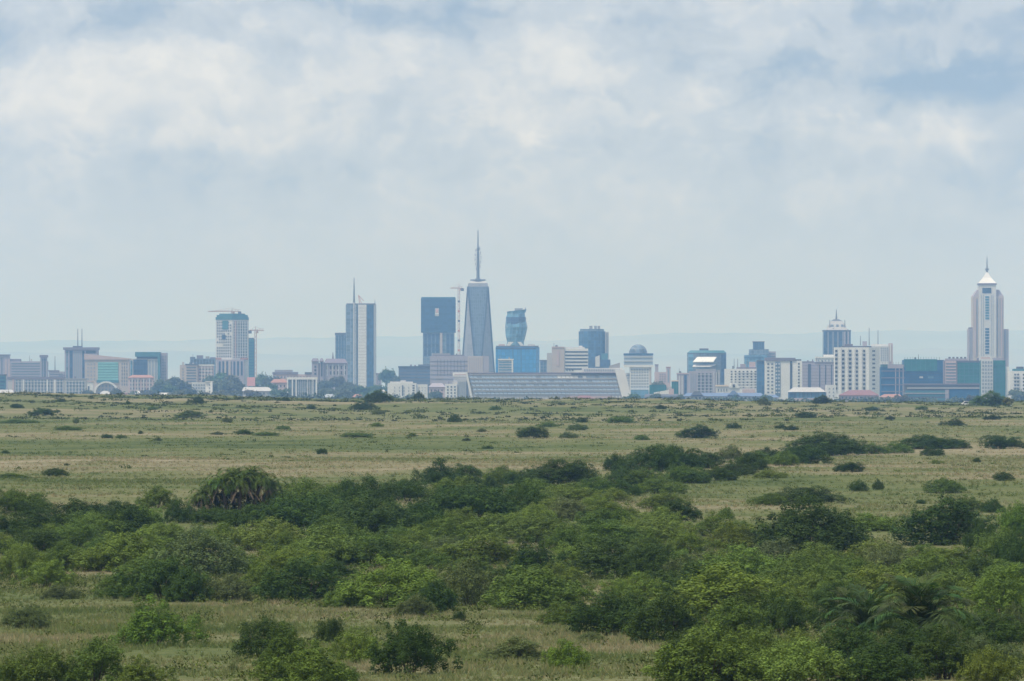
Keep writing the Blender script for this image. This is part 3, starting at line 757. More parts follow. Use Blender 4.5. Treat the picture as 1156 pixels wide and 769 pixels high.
    tri('dark_facet', [T3[0], T3[1], B3[0]], 'steel_glass'); tri('dark_facet', [T3[1], T3[2], B3[1]], 'steel_glass'); tri('dark_facet', [T3[2], T3[3], B3[2]], 'steel_glass'); tri('dark_facet', [T3[3], T3[0], B3[3]], 'steel_glass')
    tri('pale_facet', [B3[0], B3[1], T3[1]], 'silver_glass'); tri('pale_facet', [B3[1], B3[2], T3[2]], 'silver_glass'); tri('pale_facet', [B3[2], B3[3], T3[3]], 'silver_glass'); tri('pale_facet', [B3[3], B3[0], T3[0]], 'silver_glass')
    for i, (ti, bi) in enumerate(((0, 0), (1, 0), (0, 3), (1, 1))):
        e = MB(); e.tube(Vector(T3[ti]) + Vector((0, -0.3, 0)), Vector(B3[bi]) + Vector((0, -0.3, 0)), 1.0, n=4); b.obj('corner_rib', e, 'window_dark')
    a = MB(); a.prism(top, zt, b.z(319.5), [(p[0] * 0.93, dep + (p[1] - dep) * 0.93) for p in top]); cr_ = b.obj('crown', a, 'silver_glass')
    a = MB(); a.prism([(p[0] * 0.93, dep + (p[1] - dep) * 0.93) for p in top], b.z(319.5), b.z(317), [(p[0] * 0.55, dep + (p[1] - dep) * 0.55) for p in top]); b.obj('crown', a, 'pale_concrete')
    a = MB(); a.tube((0, dep, b.z(317.2)), (0, dep, b.z(314.2)), 3.0, 3.0, 10); b.obj('spire_base', a, 'steel')
    a = MB(); a.tube((0, dep, b.z(316.8)), (0, dep, b.z(315.2)), 8.8, 8.8, 14); b.obj('platform', a, 'steel')
    a = MB(); a.tube((0, dep, b.z(314.5)), (0, dep, b.z(285)), 1.9, 1.4, 8); a.tube((0, dep, b.z(285)), (0, dep, b.z(259.5)), 1.0, 0.5, 8); a.tube((0, dep, b.z(283)), (0, dep, b.z(280)), 1.6, 1.6, 8)
    b.obj('spire', a, 'steel')
    for i in range(10):
        a = MB(); zc = b.z(280 + i * 2.6); sg = -1 if i % 2 else 1; wv_ = 2.0 + 1.4 * math.sin(math.pi * i / 9)
        a.tube((-wv_, dep, zc), (wv_, dep, zc + 0.8), 0.3, n=4); a.box(sg * wv_ - 0.5, sg * wv_ + 0.5, dep - 0.4, dep + 0.4, zc - 1.2, zc + 1.6); b.obj('antenna', a, 'grey_concrete')
    # --- centre
    b = Bld('office_tower', 'bulging faceted glass tower standing behind the bright blue block', 582.5, 8300)
    prof = [(390, 571.5, 591.5, 0), (386, 572.5, 591.5, 0.05), (379, 570.8, 593.5, 0.12), (369, 570.2, 595.6, 0.24), (359, 571.2, 593.4, 0.36), (354, 572.6, 592.4, 0.42), (350.5, 572.2, 594.6, 0.5)]
    rings = []
    for v, ua, ub, tw_ in prof:
        c, r = b.x((ua + ub) / 2), (ub - ua) / 2 * b.s
        rings.append([(c + r * math.cos(tw_ + 2 * math.pi * i / 8) / max(abs(math.cos(tw_ + 2 * math.pi * j / 8)) for j in range(8)), 14 + r * 0.9 * math.sin(tw_ + 2 * math.pi * i / 8), b.z(v)) for i in range(8)])
    rings.insert(0, [(p[0], p[1], 0.0) for p in rings[0]])
    rings[-1] = [(p[0], p[1], p[2] + 0.12 * (p[0])) for p in rings[-1]]
    a = MB(); a.loft(rings); b.obj('glass_body', a, 'sky_glass')
    r0 = 12.2 * b.s
    a = MB(); a.loft([[(b.x(582.5) + f * r0 * math.cos(t + 0.3), 14 + f * r0 * 0.9 * math.sin(t + 0.3), b.z(v)) for t in [2 * math.pi * i / 8 for i in range(8)]] for v, f in ((366, 0.985), (358, 0.98))]); b.obj('dark_band', a, 'navy_glass')
    b.box('roof_plant', 581, 590, 348, 352, 'grey_concrete', 8, 18); b.mast('aerial', 593, 347, 352, 0.6, 12)
    b.prism('white_prop', [(571.5, 0.5), (575, 0.5), (575, 2), (571.5, 2)], 386, 391, 'white_paint', top=[(574, 0.5), (580, 0.5), (580, 2), (574, 2)]); b.prism('white_prop', [(588, 0.5), (592, 0.5), (592, 2), (588, 2)], 386, 391, 'white_paint', top=[(584, 0.5), (588, 0.5), (588, 2), (584, 2)])
    b = Bld('office_building', 'bright blue box-shaped block below the bulging glass tower', 584, 7900)
    b.prism('wall', [(559.5, 0), (605, 0), (609, 8), (609, 34), (559.5, 34)], 392, None, 'bright_blue_cladding'); b.box('roof', 560, 608, 390.4, 392, 'slate', 1.5, 33); b.box('roof_plant', 563, 570, 388.6, 390.4, 'pink_render', 3, 10); b.box('roof_plant', 596, 604, 388.4, 390.4, 'pale_render', 3, 10)
    b.patch('cladding_seam', 588, 588.5, 392.4, 420, 'blue_glass', out=0.3); b.patch('cladding_seam', 578.6, 579, 392.4, 420, 'blue_glass', out=0.3); b.patch('roof_line', 559.8, 604.6, 392.4, 394, 'navy_glass', out=0.35)
    b = Bld('office_building', 'small pale box with banded blue front against the bright blue block', 570.5, 7000)
    b.box('wall', 562.5, 579.4, 406.5, None, 'pale_concrete', 0, 15); b.box('roof', 562, 579.8, 405.2, 406.5, 'white_paint', -0.4, 15.4); b.bands('window_band', 563.2, 577.6, 407.5, 422, 5, 0.5, 'sky_glass'); b.patch('pilaster', 577.6, 579.2, 406.8, 424, 'white_paint', out=0.5)
    b = Bld('office_building', 'low dark blue block in the gap right of the bright blue block', 613.5, 7600)
    b.box('wall', 609.5, 620, 408, None, 'grey_blue_glass', 0, 14); b.box('roof', 609.2, 620, 406.4, 408, 'slate', -0.4, 14.4); b.grid('window', 610, 619.6, 409.5, 424, 3, 4, 0.5, 0.5, 'blue_glass')
    b = Bld('office_building', 'cream block with dark horizontal window bands right of the bright blue block', 641, 7000)
    b.box('wall', 623, 637, 392.6, None, 'beige_stone', 0, 20); b.box('side_wing', 617.5, 622.8, 398.5, None, 'pale_concrete', 3, 20); b.box('banded_wing', 637.2, 664, 393.5, None, 'white_paint', 1, 20); b.box('roof', 623, 637.4, 391.4, 392.6, 'pink_render', -0.4, 20.4); b.box('roof', 637.6, 660, 392, 393.5, 'pale_render', 2, 18); b.box('stair_head', 653.5, 657.5, 390.4, 392, 'white_paint', 3, 8)
    b.bands('window_band', 638, 663.6, 395.4, 418.5, 6, 0.44, 'window_dark', y=1); b.patch('pink_stripe', 629, 631, 396, 413, 'pink_render', out=0.4); b.grid('window', 638.6, 648, 416.4, 419, 3, 1, 0.5, 0.8, 'window_dark', y=1, out=0.4)
    b = Bld('office_tower', 'round-cornered blue glass tower with roof plant behind the cream banded block', 670, 8200)
    c0, rx = b.x(668.5), 15.6 * b.s
    pl = [(c0 + rx * math.cos(t), 17 + rx * 0.95 * math.sin(t)) for t in [2 * math.pi * (i + 0.5) / 12 for i in range(12)]]
    a = MB(); a.prism(pl, 0, b.z(374)); b.obj('glass_body', a, 'blue_glass'); a = MB(); a.prism([(c0 + (p[0] - c0) * 0.9, 17 + (p[1] - 17) * 0.9) for p in pl], b.z(374), b.z(371.4)); b.obj('roof', a, 'grey_blue_glass')
    b.box('side_wing', 683.2, 687.4, 374.6, None, 'pale_concrete', 8, 26); b.strips('window_strip', 683.6, 687, 376, 404, 2, 0.45, 'window_mid', y=8)
    for u0, u1 in ((665.5, 669), (671, 674), (674.8, 677.6)): b.box('roof_plant', u0, u1, 367.8, 371.4, 'grey_concrete', 12, 20)
    b.box('podium', 655, 689, 406, None, 'navy_glass', -2, 8); b.box('podium_fin', 679, 686, 399, 406, 'teal_dark', -2, 2)
    b.prism('white_wing', [(672, -2.6), (677, -2.6), (677, -2.1), (672, -2.1)], [403, 401, 401, 403], 414, 'pale_render')
    # long slanted block
    b = Bld('office_building', 'very long low block with slanted white end wall and grey window rows', 616, 5600)
    a = MB(); x = b.x
    vsec = [(x(527), 0, b.z(422.5)), (x(700.5), 0, b.z(422.5)), (x(707), 0, 0), (x(536), 0, 0)]
    a.add([(p[0], (3.0 if p[2] > 1 else 0.0), p[2]) for p in vsec] + [(p[0], 17, p[2]) for p in vsec], [(0, 1, 2, 3), (7, 6, 5, 4), (0, 4, 5, 1), (1, 5, 6, 2), (2, 6, 7, 3), (3, 7, 4, 0)])
    b.obj('wall', a, 'pale_concrete')
    nrow = 5
    for i in range(nrow):
        va = 424.2 + i * 4.6; vb_ = va + 2.7
        f0 = (va - 422.5) / 28; f1 = (vb_ - 422.5) / 28
        ua0, ub0, ua1, ub1 = 528.2 + 9 * f0, 699.5 + 6.5 * f0, 528.2 + 9 * f1, 699.5 + 6.5 * f1
        nseg = 36
        for kx in range(nseg):
            e0, e1 = (kx + 0.08) / nseg, (kx + 0.92) / nseg
            w = MB(); q = [(x(ua0 + (ub0 - ua0) * e0), -0.15, b.z(va)), (x(ua0 + (ub0 - ua0) * e1), -0.15, b.z(va)), (x(ua1 + (ub1 - ua1) * e1), -0.15, b.z(vb_)), (x(ua1 + (ub1 - ua1) * e0), -0.15, b.z(vb_))]
            yy = 3.0 * f1
            w.add([(p[0], 3.0 - 3.0 * (f0 if j < 2 else f1) * 0.9 - 0.35, p[2]) for j, p in enumerate(q)] + [(p[0], 3.6, p[2]) for p in q], [(0, 1, 2, 3), (7, 6, 5, 4), (0, 4, 5, 1), (1, 5, 6, 2), (2, 6, 7, 3), (3, 7, 4, 0)])
            if i * nseg + kx < 100 or True:
                mm = 'white_paint' if (i == 0 and 20 < kx < 28 and random.random() < 0.7) else random.choice(['slant_glass', 'slant_glass', 'slant_glass', 'slant_glass', 'window_pale'])
                SLANT.append((w, mm))
        yf = 3.0 - 3.0 * f0 * 0.9 - 0.75
        led = MB(); led.add([(x(ua0 - 0.6), yf, b.z(va - 0.5)), (x(ub0 + 0.3), yf, b.z(va - 0.5)), (x(ub0 + 0.3), yf, b.z(va - 1.4)), (x(ua0 - 0.6), yf, b.z(va - 1.4)), (x(ua0 - 0.6), 4, b.z(va - 0.5)), (x(ub0 + 0.3), 4, b.z(va - 0.5)), (x(ub0 + 0.3), 4, b.z(va - 1.4)), (x(ua0 - 0.6), 4, b.z(va - 1.4))], [(0, 1, 2, 3), (7, 6, 5, 4), (0, 4, 5, 1), (1, 5, 6, 2), (2, 6, 7, 3), (3, 7, 4, 0)])
        b.obj('spandrel', led, 'pale_concrete')
    for w, mm in SLANT[:95]: b.obj('window', w, mm)
    rest = {}
    for w, mm in SLANT[95:]:
        r_ = rest.setdefault('window', MB()); r_.add(w.v, w.f)
    for nm, r_ in rest.items():
        o = b.obj('window_row', r_, 'slant_glass'); o['kind'] = 'stuff'
    b.box('roof', 526.5, 701, 420.6, 422.5, 'lilac_dark', 2.2, 17.6); b.box('roof', 645, 696, 421.2, 423.3, 'dark_metal', 1.7, 2.18)
    b.prism('end_wall', [(706.5, -0.8), (717, -0.8), (717, 17), (706.5, 17)], 417.5, None, 'white_paint', top=[(694, -0.8), (705, -0.8), (705, 17), (694, 17)])
    b.prism('end_wall', [(534, -0.5), (537, -0.5), (537, 10), (534, 10)], 420.4, None, 'white_paint', top=[(525.5, -0.5), (527.6, -0.5), (527.6, 10), (525.5, 10)])
    b.box('penthouse', 657, 703, 415.5, 420.6, 'pale_render', 5, 16); b.grid('window', 659, 701, 416.4, 419.6, 16, 1, 0.5, 0.7, 'window_pale', y=5); b.prism('roof_fin', [(688, 6), (700, 6), (700, 8), (688, 8)], [413, 409.5, 409.5, 413], 415.5, 'grey_concrete'); b.box('pink_base', 640, 690, 447.4, None, 'pink_render', -1.4, 2)
    b.strips('column', 690, 705, 447, 454, 4, 0.4, 'white_paint', out=1.6)
    b = Bld('apartment_building', 'small white block of square windows left of the long slanted block', 510, 5900)
    b.box('wall', 502.5, 516, 433.5, None, 'white_paint', 0, 12); b.box('side_wing', 516.2, 528.5, 429, None, 'pale_concrete', 1, 14); b.box('roof', 511, 558, 420.4, 425, 'white_paint', 9, 22); b.box('rear_wing', 512, 557, 425, None, 'pale_render', 10, 21)
    b.grid('window', 503.5, 515.5, 435, 449, 3, 4, 0.45, 0.5, 'window_mid'); b.strips('window_strip', 517, 528, 431, 450, 5, 0.5, 'window_pale', y=1); b.patch('window_strip', 526.6, 528, 430, 450, 'window_dark', out=-0.7); b.bands('window_band', 513, 556, 421.2, 424.4, 1, 0.3, 'pink_render', y=9)
    b = Bld('house', 'low pinkish house between the white blocks below the netted tower', 493, 6200, 'house')
    b.box('wall', 484.5, 502, 437, None, 'pink_render', 0, 9); b.prism('roof', [(483.5, -0.8), (503, -0.8), (503, 9.8), (483.5, 9.8)], 432.6, 437, 'lilac_render', top=[(488, 4), (499, 4), (499, 5), (488, 5)]); b.grid('window', 485, 501, 439, 446, 4, 2, 0.35, 0.5, 'window_dark')
    # --- domed tower and neighbours
    b = Bld('office_tower', 'tower topped by a smooth blue dome over white window grid', 720, 6800)
    b.box('wall', 711, 735.6, 412.5, None, 'white_paint', 0, 20); b.box('upper_storey', 704.6, 737, 401, 412.5, 'slant_glass', -1, 21); b.box('cornice', 704.2, 737.4, 399, 401, 'blue_glass', -1.4, 21.4); b.box('white_band', 704, 737.6, 402.6, 403.6, 'pale_render', -1.5, -0.9); b.box('white_band', 704, 737.6, 407.4, 408.2, 'pale_render', -1.5, -0.9); b.box('white_band', 704, 737.6, 412.2, 414.6, 'white_paint', -1.2, 0.4)
    a = MB(); cx, R, zb = b.x(720.5), 10.4 * b.s, b.z(399)
    a.loft([[(cx + R * math.cos(e) * math.cos(2 * math.pi * i / 20), 10 + R * math.cos(e) * math.sin(2 * math.pi * i / 20), zb + R * math.sin(e)) for i in range(20)] for e in [math.pi / 2 * j / 9 * 0.995 for j in range(10)]])
    o = b.obj('dome', a, 'grey_blue_glass')
    b.grid('window', 711.8, 732.6, 415.6, 438.4, 7, 7, 0.62, 0.55, 'window_pale'); b.strips('pilaster', 732.6, 735.4, 415, 438, 1, 0.5, 'beige_stone', out=0.4)
    b.box('left_wing', 703, 710.8, 421, None, 'pale_render', 2, 16); b.bands('window_band', 703.4, 710.4, 422.5, 440, 6, 0.45, 'window_pale', y=2); b.box('podium', 712, 732, 440, None, 'sky_glass', -4, -0.2)
    b = Bld('apartment_building', 'pinkish twin-turret building behind the domed tower', 747, 7400)
    b.box('wall', 739, 757, 420, None, 'pink_render', 0, 14); b.box('turret', 739.6, 743.2, 412.4, 420, 'lilac_render', 1, 6); b.box('turret', 752.2, 757, 415.2, 420, 'pink_render', 1, 6); b.box('roof', 739.2, 743.6, 411.4, 412.4, 'lilac_dark', 0.6, 6.4); b.box('roof', 751.8, 757.4, 414.2, 415.2, 'terracotta', 0.6, 6.4); b.grid('window', 744, 752, 421.4, 432, 3, 4, 0.5, 0.5, 'window_mid'); b.patch('window_strip', 753.6, 755.6, 417, 432, 'window_pale')
    b = Bld('warehouse', 'low green-netted building site right of the domed tower', 750, 6000)
    b.box('netting', 733.5, 752, 434.5, None, 'green_net', 0, 16); b.box('netting', 758.5, 765.8, 430.6, None, 'green_net', 2, 14); b.box('wall', 752.2, 758.3, 436.5, None, 'pale_concrete', 1, 14); b.box('beam', 758, 766.2, 429.4, 430.6, 'cream', 1.6, 14.4); b.strips('post', 734, 752, 431.8, 435, 6, 0.12, 'steel', out=0.2); b.strips('net_fold', 734.5, 751.6, 435, 449, 5, 0.12, 'teal_dark'); b.strips('net_fold', 759, 765.4, 431.4, 449, 2, 0.15, 'teal_dark', y=2)
    b = Bld('warehouse', 'dark sheet-roofed shed with a white curved canopy right of the slanted end wall', 745, 5500)
    b.box('wall', 728, 767, 448, None, 'sheet_grey', 0, 14); b.prism('roof', [(727, -0.8), (768, -0.8), (768, 14.8), (727, 14.8)], 444.8, 448, 'slate', top=[(729, 6), (766, 6), (766, 8), (729, 8)])
    b.prism('canopy', [(738, -2), (760, -2), (760, -1), (738, -1)], [443.2, 439.4, 439.4, 443.2], 445, 'white_paint'); b.box('canopy_end', 755, 760.6, 439, 445.4, 'pink_render', -2.6, -2.1); b.grid('window', 730, 766, 449, 451, 8, 1, 0.4, 0.8, 'window_dark')
    b = Bld('apartment_building', 'narrow lilac blind-walled slab left of the bright-panelled block', 771, 6900)
    b.box('wall', 764.5, 778, 422.4, None, 'lilac_render', 0, 16); b.box('roof', 764, 778.4, 421, 422.4, 'pink_render', -0.4, 16.4); b.patch('window_strip', 772.2, 775.2, 423.4, 446, 'navy_glass'); b.strips('pilaster', 765.4, 771.6, 424, 446, 2, 0.35, 'pale_render')
    b = Bld('office_tower', 'curved-top glass block with a gleaming white tilted panel', 798, 7500)
    pts = [(776.3, 5), (786, 1.2), (797, 0), (809, 1.2), (820, 5), (820, 26), (776.3, 26)]
    b.prism('wall', pts, 398.4, None, 'steel_glass'); b.prism('roof', [(776, 4.6), (786, 0.8), (797, -0.4), (809, 0.8), (820.3, 4.6), (820.3, 26.4), (776, 26.4)], 395.6, 398.4, 'teal_dark', top=[(780, 6), (787, 3), (797, 2), (808, 3), (817, 6), (817, 22), (780, 22)])
    b.box('stair_head', 790, 800, 393.4, 395.8, 'slate', 6, 16); b.patch('glass_strip', 814, 819.6, 400, 432, 'navy_glass', seg=((809, 1.2), (820, 5))); b.patch('glass_strip', 777, 783, 400, 420, 'sky_glass', seg=((776.3, 5), (786, 1.2)))
    a = MB(); a.add([(b.x(782), -5.0, b.z(408.5)), (b.x(805), -5.0, b.z(408.5)), (b.x(809), -1.2, b.z(403)), (b.x(787), -1.2, b.z(403)), (b.x(782), -4.6, b.z(409.3)), (b.x(805), -4.6, b.z(409.3)), (b.x(809), -0.8, b.z(403.8)), (b.x(787), -0.8, b.z(403.8))], [(0, 1, 2, 3), (7, 6, 5, 4), (0, 4, 5, 1), (1, 5, 6, 2), (2, 6, 7, 3), (3, 7, 4, 0)]); b.obj('white_panel', a, 'shine_white')
    a = MB(); a.add([(b.x(781.5), -5.0, b.z(414)), (b.x(801), -5.0, b.z(414)), (b.x(808), -1.2, b.z(411.5)), (b.x(783), -1.2, b.z(412)), (b.x(781.5), -4.6, b.z(414.7)), (b.x(801), -4.6, b.z(414.7)), (b.x(808), -0.8, b.z(412.4)), (b.x(783), -0.8, b.z(413))], [(0, 1, 2, 3), (7, 6, 5, 4), (0, 4, 5, 1), (1, 5, 6, 2), (2, 6, 7, 3), (3, 7, 4, 0)]); b.obj('white_panel', a, 'pale_render')
    b = Bld('apartment_building', 'grey block with tall dark window slots in front of the bright-panelled block', 795, 6700)
    b.box('wall', 778.4, 808, 419, None, 'lilac_render', 0, 16); b.box('roof', 786, 808.4, 416.6, 419, 'grey_concrete', 0.5, 15); b.box('stair_head', 803, 808, 414.4, 416.6, 'slate', 2, 8); b.strips('window_strip', 787, 804.4, 421.5, 443, 4, 0.45, 'window_dark'); b.bands('floor_slab', 787, 804.4, 421.5, 443, 6, 0.2, 'pale_concrete', out=0.3); b.strips('window_strip', 779, 786, 422, 443, 3, 0.3, 'window_pale'); b.box('right_wing', 808.3, 813, 417.6, None, 'grey_concrete', 2, 12); b.strips('pilaster', 804.6, 813, 420, 443, 3, 0.3, 'pale_render', out=2.4 - 4.0 + 2.0)
    b = Bld('warehouse', 'long low shed with blue sheet roof and small central gable', 817, 5500)
    b.box('wall', 772, 863, 447.4, None, 'pale_concrete', 0, 15); b.prism('roof', [(771, -0.8), (864, -0.8), (864, 15.8), (771, 15.8)], 443.6, 447.4, 'blue_sheet', top=[(776, 6), (859, 6), (859, 8), (776, 8)])
    b.prism('gable', [(821, -1.6), (835, -1.6), (835, 5), (821, 5)], 441, 446.4, 'blue_sheet', top=[(827, -1.2), (829, -1.2), (829, 5), (827, 5)]); b.prism('gable', [(780, -1.6), (794, -1.6), (794, 5), (780, 5)], 441.8, 446.4, 'slate', top=[(784, -1.2), (789, -1.2), (789, 5), (784, 5)]); b.grid('window', 775, 861, 448.2, 450.6, 20, 1, 0.5, 0.8, 'window_dark')
    b = Bld('house', 'cream house block with stepped gable behind the blue-roofed shed', 821, 5850, 'house')
    b.box('wall', 808.5, 835, 436.4, None, 'pale_render', 0, 11); b.prism('gable_wall', [(823, -0.6), (835.4, -0.6), (835.4, 10), (823, 10)], 432, 438, 'white_paint', top=[(826, -0.6), (831, -0.6), (831, 10), (826, 10)]); b.box('roof', 808, 822.6, 434.6, 436.4, 'cream', -0.5, 11.4); b.grid('window', 809.4, 822, 438, 443, 4, 1, 0.34, 0.6, 'window_mid'); b.patch('window', 827, 829.6, 434, 437.4, 'window_dark', out=0.9)
    b = Bld('apartment_building', 'white mid-rise with small window grid left of the white ribbed block', 838, 6400)
    b.box('wall', 818.4, 856, 416.5, None, 'white_paint', 0, 16); b.box('roof', 832, 856, 414.6, 416.5, 'lilac_dark', 1, 15); b.box('stair_head', 836, 842, 411, 414.6, 'lilac_render', 3, 9); b.box('stair_head', 846, 853, 408.5, 414.6, 'pink_render', 4, 10); b.grid('window', 823.6, 855, 418, 439, 7, 7, 0.42, 0.46, 'window_dark', skip=0.05); b.bands('floor_slab', 832, 855.4, 419.4, 439, 6, 0.12, 'pale_concrete', out=0.35)
    for u in (829, 833, 844): b.mast('aerial', u, 405, 416, 0.35, 6)
    b.box('pink_base', 838, 852, 439.6, None, 'pink_render', -1, -0.1)
    b = Bld('office_tower', 'stepped blue-grey tower rising behind the white mid-rise', 856, 8300)
    b.box('wall', 840.5, 866, 401, None, 'sky_glass', 0, 24); b.box('middle_tier', 846, 868, 394.4, 401, 'grey_blue_glass', 2, 22); b.box('top_tier', 850.4, 863, 386.4, 394.4, 'blue_glass', 4, 20); b.box('right_tier', 863.4, 876, 396.8, None, 'lilac_render', 5, 22); b.box('roof', 850, 863.4, 385.4, 386.4, 'slate', 3.6, 20.4); b.box('ledge', 840, 862, 402.6, 404.4, 'blue_glass', -0.6, 0.2)
    b.strips('window_strip', 851, 862.6, 387.4, 394, 4, 0.45, 'navy_glass', y=4); b.bands('window_band', 864, 875.6, 398, 404, 2, 0.5, 'window_mid', y=5)
    # --- right
    b = Bld('apartment_building', 'tall white block with dark roof slab and one dark vertical slit', 880, 6200)
    b.prism('wall', [(863.2, 0), (905.4, 0), (905.4, 18), (863.2, 18)], 407.4, None, 'white_paint'); b.box('glass_side', 854.6, 862.9, 408, None, 'blue_glass', 3, 18); b.box('roof', 864, 898, 404, 407.4, 'lilac_dark', -0.6, 18.6); b.box('roof', 897.6, 904.6, 405.6, 407.4, 'slate', 1, 16); b.box('glass_roof', 854.4, 863.1, 406.8, 408, 'slate', 2.6, 18.4)
    b.grid('window', 865, 874, 409, 445, 2, 9, 0.5, 0.45, 'window_mid'); b.patch('balcony_bay', 875, 881, 408.4, 448, 'grey_blue_glass', out=0.3); b.grid('balcony', 875, 881, 409, 445, 2, 9, 0.5, 0.4, 'pale_render', out=0.7); b.patch('slit', 891.8, 894.2, 407.8, 441, 'window_dark', out=0.3); b.grid('window', 900.6, 903, 409, 441, 1, 9, 0.7, 0.5, 'window_dark')
    b = Bld('apartment_building', 'dull lilac slab with narrow dark slots beside the tall white slit block', 924, 6700)
    b.box('wall', 905.8, 943, 409.8, None, 'lilac_render', 0, 18); b.box('roof', 906, 919, 408, 409.8, 'lilac_dark', 1, 16); b.mast('roof_vent', 917.6, 405.6, 408.4, 0.8, 5, 'lilac_dark'); b.box('roof', 920, 943.4, 408.6, 409.8, 'lilac_dark', -0.4, 18.4); b.patch('slot', 912, 915.4, 411, 440, 'window_dark'); b.strips('slot', 922, 942, 412, 440, 3, 0.16, 'window_dark'); b.bands('floor_slab', 906.2, 942.6, 411, 440, 8, 0.12, 'lilac_dark', out=0.12)
    b = Bld('warehouse', 'low glass-fronted hall with white roof and tall white end wall', 915, 5450)
    b.box('wall', 890.5, 932, 442.6, None, 'sky_glass', 0, 16); b.prism('roof', [(889.6, -1), (932.6, -1), (932.6, 17), (889.6, 17)], 437.4, 442.6, 'pale_concrete', top=[(896, 6), (926, 6), (926, 9), (896, 9)]); b.box('end_wall', 932.8, 943.6, 434.6, None, 'white_paint', -1, 16); b.box('pink_base', 896, 925, 449.6, None, 'pink_render', -0.6, -0.05); b.strips('mullion', 892, 931, 443, 449.4, 9, 0.14, 'navy_glass'); b.grid('window', 934, 943, 437, 449, 2, 3, 0.3, 0.4, 'window_pale', y=-1); b.box('side_wall', 890, 897.6, 444, 454, 'blue_glass', -0.5, -0.1)
    b = Bld('office_tower', 'dark blue tower with sloping white crown and short spike', 945, 8400)
    b.box('wall', 929.8, 960.4, 374, None, 'navy_glass', 0, 28); b.box('cornice', 929.4, 960.8, 372.6, 374, 'slate', -0.5, 28.5); b.strips('light_strip', 932, 960, 374.6, 402, 5, 0.22, 'grey_concrete', out=0.4); b.strips('light_strip', 951.6, 959.6, 374.4, 402, 2, 0.5, 'lilac_render', out=0.5)
    b.prism('crown', [(933.6, 3), (957.4, 3), (957.4, 25), (933.6, 25)], 362.4, 372.6, 'pale_concrete', top=[(938.6, 9), (951.6, 9), (951.6, 19), (938.6, 19)]); b.prism('crown_cap', [(938.6, 9), (951.6, 9), (951.6, 19), (938.6, 19)], 360.4, 362.4, 'slate', top=[(942, 12), (947.6, 12), (947.6, 16), (942, 16)]); b.mast('spike', 944.8, 349, 360.6, 1.1, 14, 'steel', 0.25)
    b.grid('crown_window', 937, 954, 365.4, 371.6, 3, 1, 0.5, 0.7, 'window_pale', y=5.2); b.mast('finial', 937, 361, 371, 0.6, 5); b.mast('finial', 954, 361, 371, 0.6, 5)
    b = Bld('apartment_building', 'low white stepped roofs at the foot of the dark spiked tower', 932, 7300)
    b.box('wall', 921, 946, 404.4, None, 'pale_render', 0, 14); b.box('roof', 920.6, 946.4, 402.8, 404.4, 'white_paint', -0.5, 14.5); b.box('stair_head', 930, 943, 400.4, 402.8, 'white_paint', 3, 10); b.grid('window', 922, 945.4, 405.4, 409, 6, 1, 0.4, 0.5, 'window_pale')
    b = Bld('apartment_building', 'tall white apartment tower with five columns of dark windows', 968, 5900)
    S = ((942.6, 2), (981, 0)); S2 = ((981, 0), (993.4, 5))
    b.prism('wall', [(942.6, 2), (981, 0), (993.4, 5), (993.4, 20), (942.6, 20)], 392.2, None, 'white_paint'); b.prism('roof', [(951, 3), (980, 1.5), (984, 4), (984, 18), (951, 18)], 390.6, 392.2, 'slate'); b.box('stair_head', 954, 963, 388.4, 390.6, 'lilac_dark', 5, 12)
    for uu, w in ((944.2, 2.6), (952, 2.8), (959.2, 4.0), (966.8, 3.4), (975, 3.6)):
        b.grid('window', uu - w / 2, uu + w / 2, 394, 441, 1, 10, 1.0, 0.56, 'window_dark', seg=S); b.grid('balcony', uu - w / 2, uu + w / 2, 396.4, 443.4, 1, 10, 1.06, 0.22, 'pale_concrete', seg=S, out=0.6)
    b.strips('pilaster', 945.8, 978, 392.6, 443, 4, 0.10, 'pale_render', seg=S, out=0.3); b.grid('window', 984.8, 988, 394, 441, 1, 10, 1.0, 0.42, 'window_mid', seg=S2)
    b = Bld('house', 'long low building with maroon hipped roof below the white apartment tower', 971, 5450, 'house')
    b.box('wall', 948, 992, 446.4, None, 'pink_render', 0, 14)
    b.prism('roof', [(947, -0.8), (993, -0.8), (993, 14.8), (947, 14.8)], 440.4, 446.4, 'maroon_tile', top=[(959, 6.5), (983, 6.5), (983, 7.5), (959, 7.5)]); b.grid('window', 949, 991, 447.6, 451, 10, 1, 0.4, 0.8, 'window_mid')
    b = Bld('house', 'low cream-walled house with red roof right of the maroon-roofed building', 1006, 5350, 'house')
    b.box('wall', 993.6, 1020, 448.2, None, 'cream', 0, 12); b.prism('roof', [(992.8, -0.8), (1020.8, -0.8), (1020.8, 12.8), (992.8, 12.8)], 445, 448.2, 'terracotta', top=[(999, 5.5), (1015, 5.5), (1015, 6.5), (999, 6.5)]); b.grid('window', 994.6, 1019, 449.4, 452, 6, 1, 0.35, 0.8, 'window_dark')
    b = Bld('apartment_building', 'white high-rise with roof aerials showing behind the white apartment tower', 992, 7700)
    b.box('wall', 970, 1003.4, 390.6, None, 'pale_render', 0, 18); b.box('pink_side', 1003.6, 1008, 387.6, None, 'pink_render', 1, 16); b.box('stair_head', 974, 979, 385.4, 390.6, 'lilac_render', 3, 9); b.box('stair_head', 984, 1002, 388.6, 390.6, 'white_paint', 2, 12); b.grid('window', 993.8, 1003, 392, 408, 4, 6, 0.5, 0.55, 'window_mid'); b.patch('light_strip', 1004.4, 1006, 388.4, 408, 'white_paint', out=-0.75)
    b.mast('aerial', 971.8, 379, 390, 0.45); b.mast('aerial', 981.6, 370, 390, 0.55); b.mast('aerial', 991.6, 372.6, 389, 0.5)
    b = Bld('building_site', 'dark scaffolded concrete frame between white apartment tower and green netting', 1008, 6100)
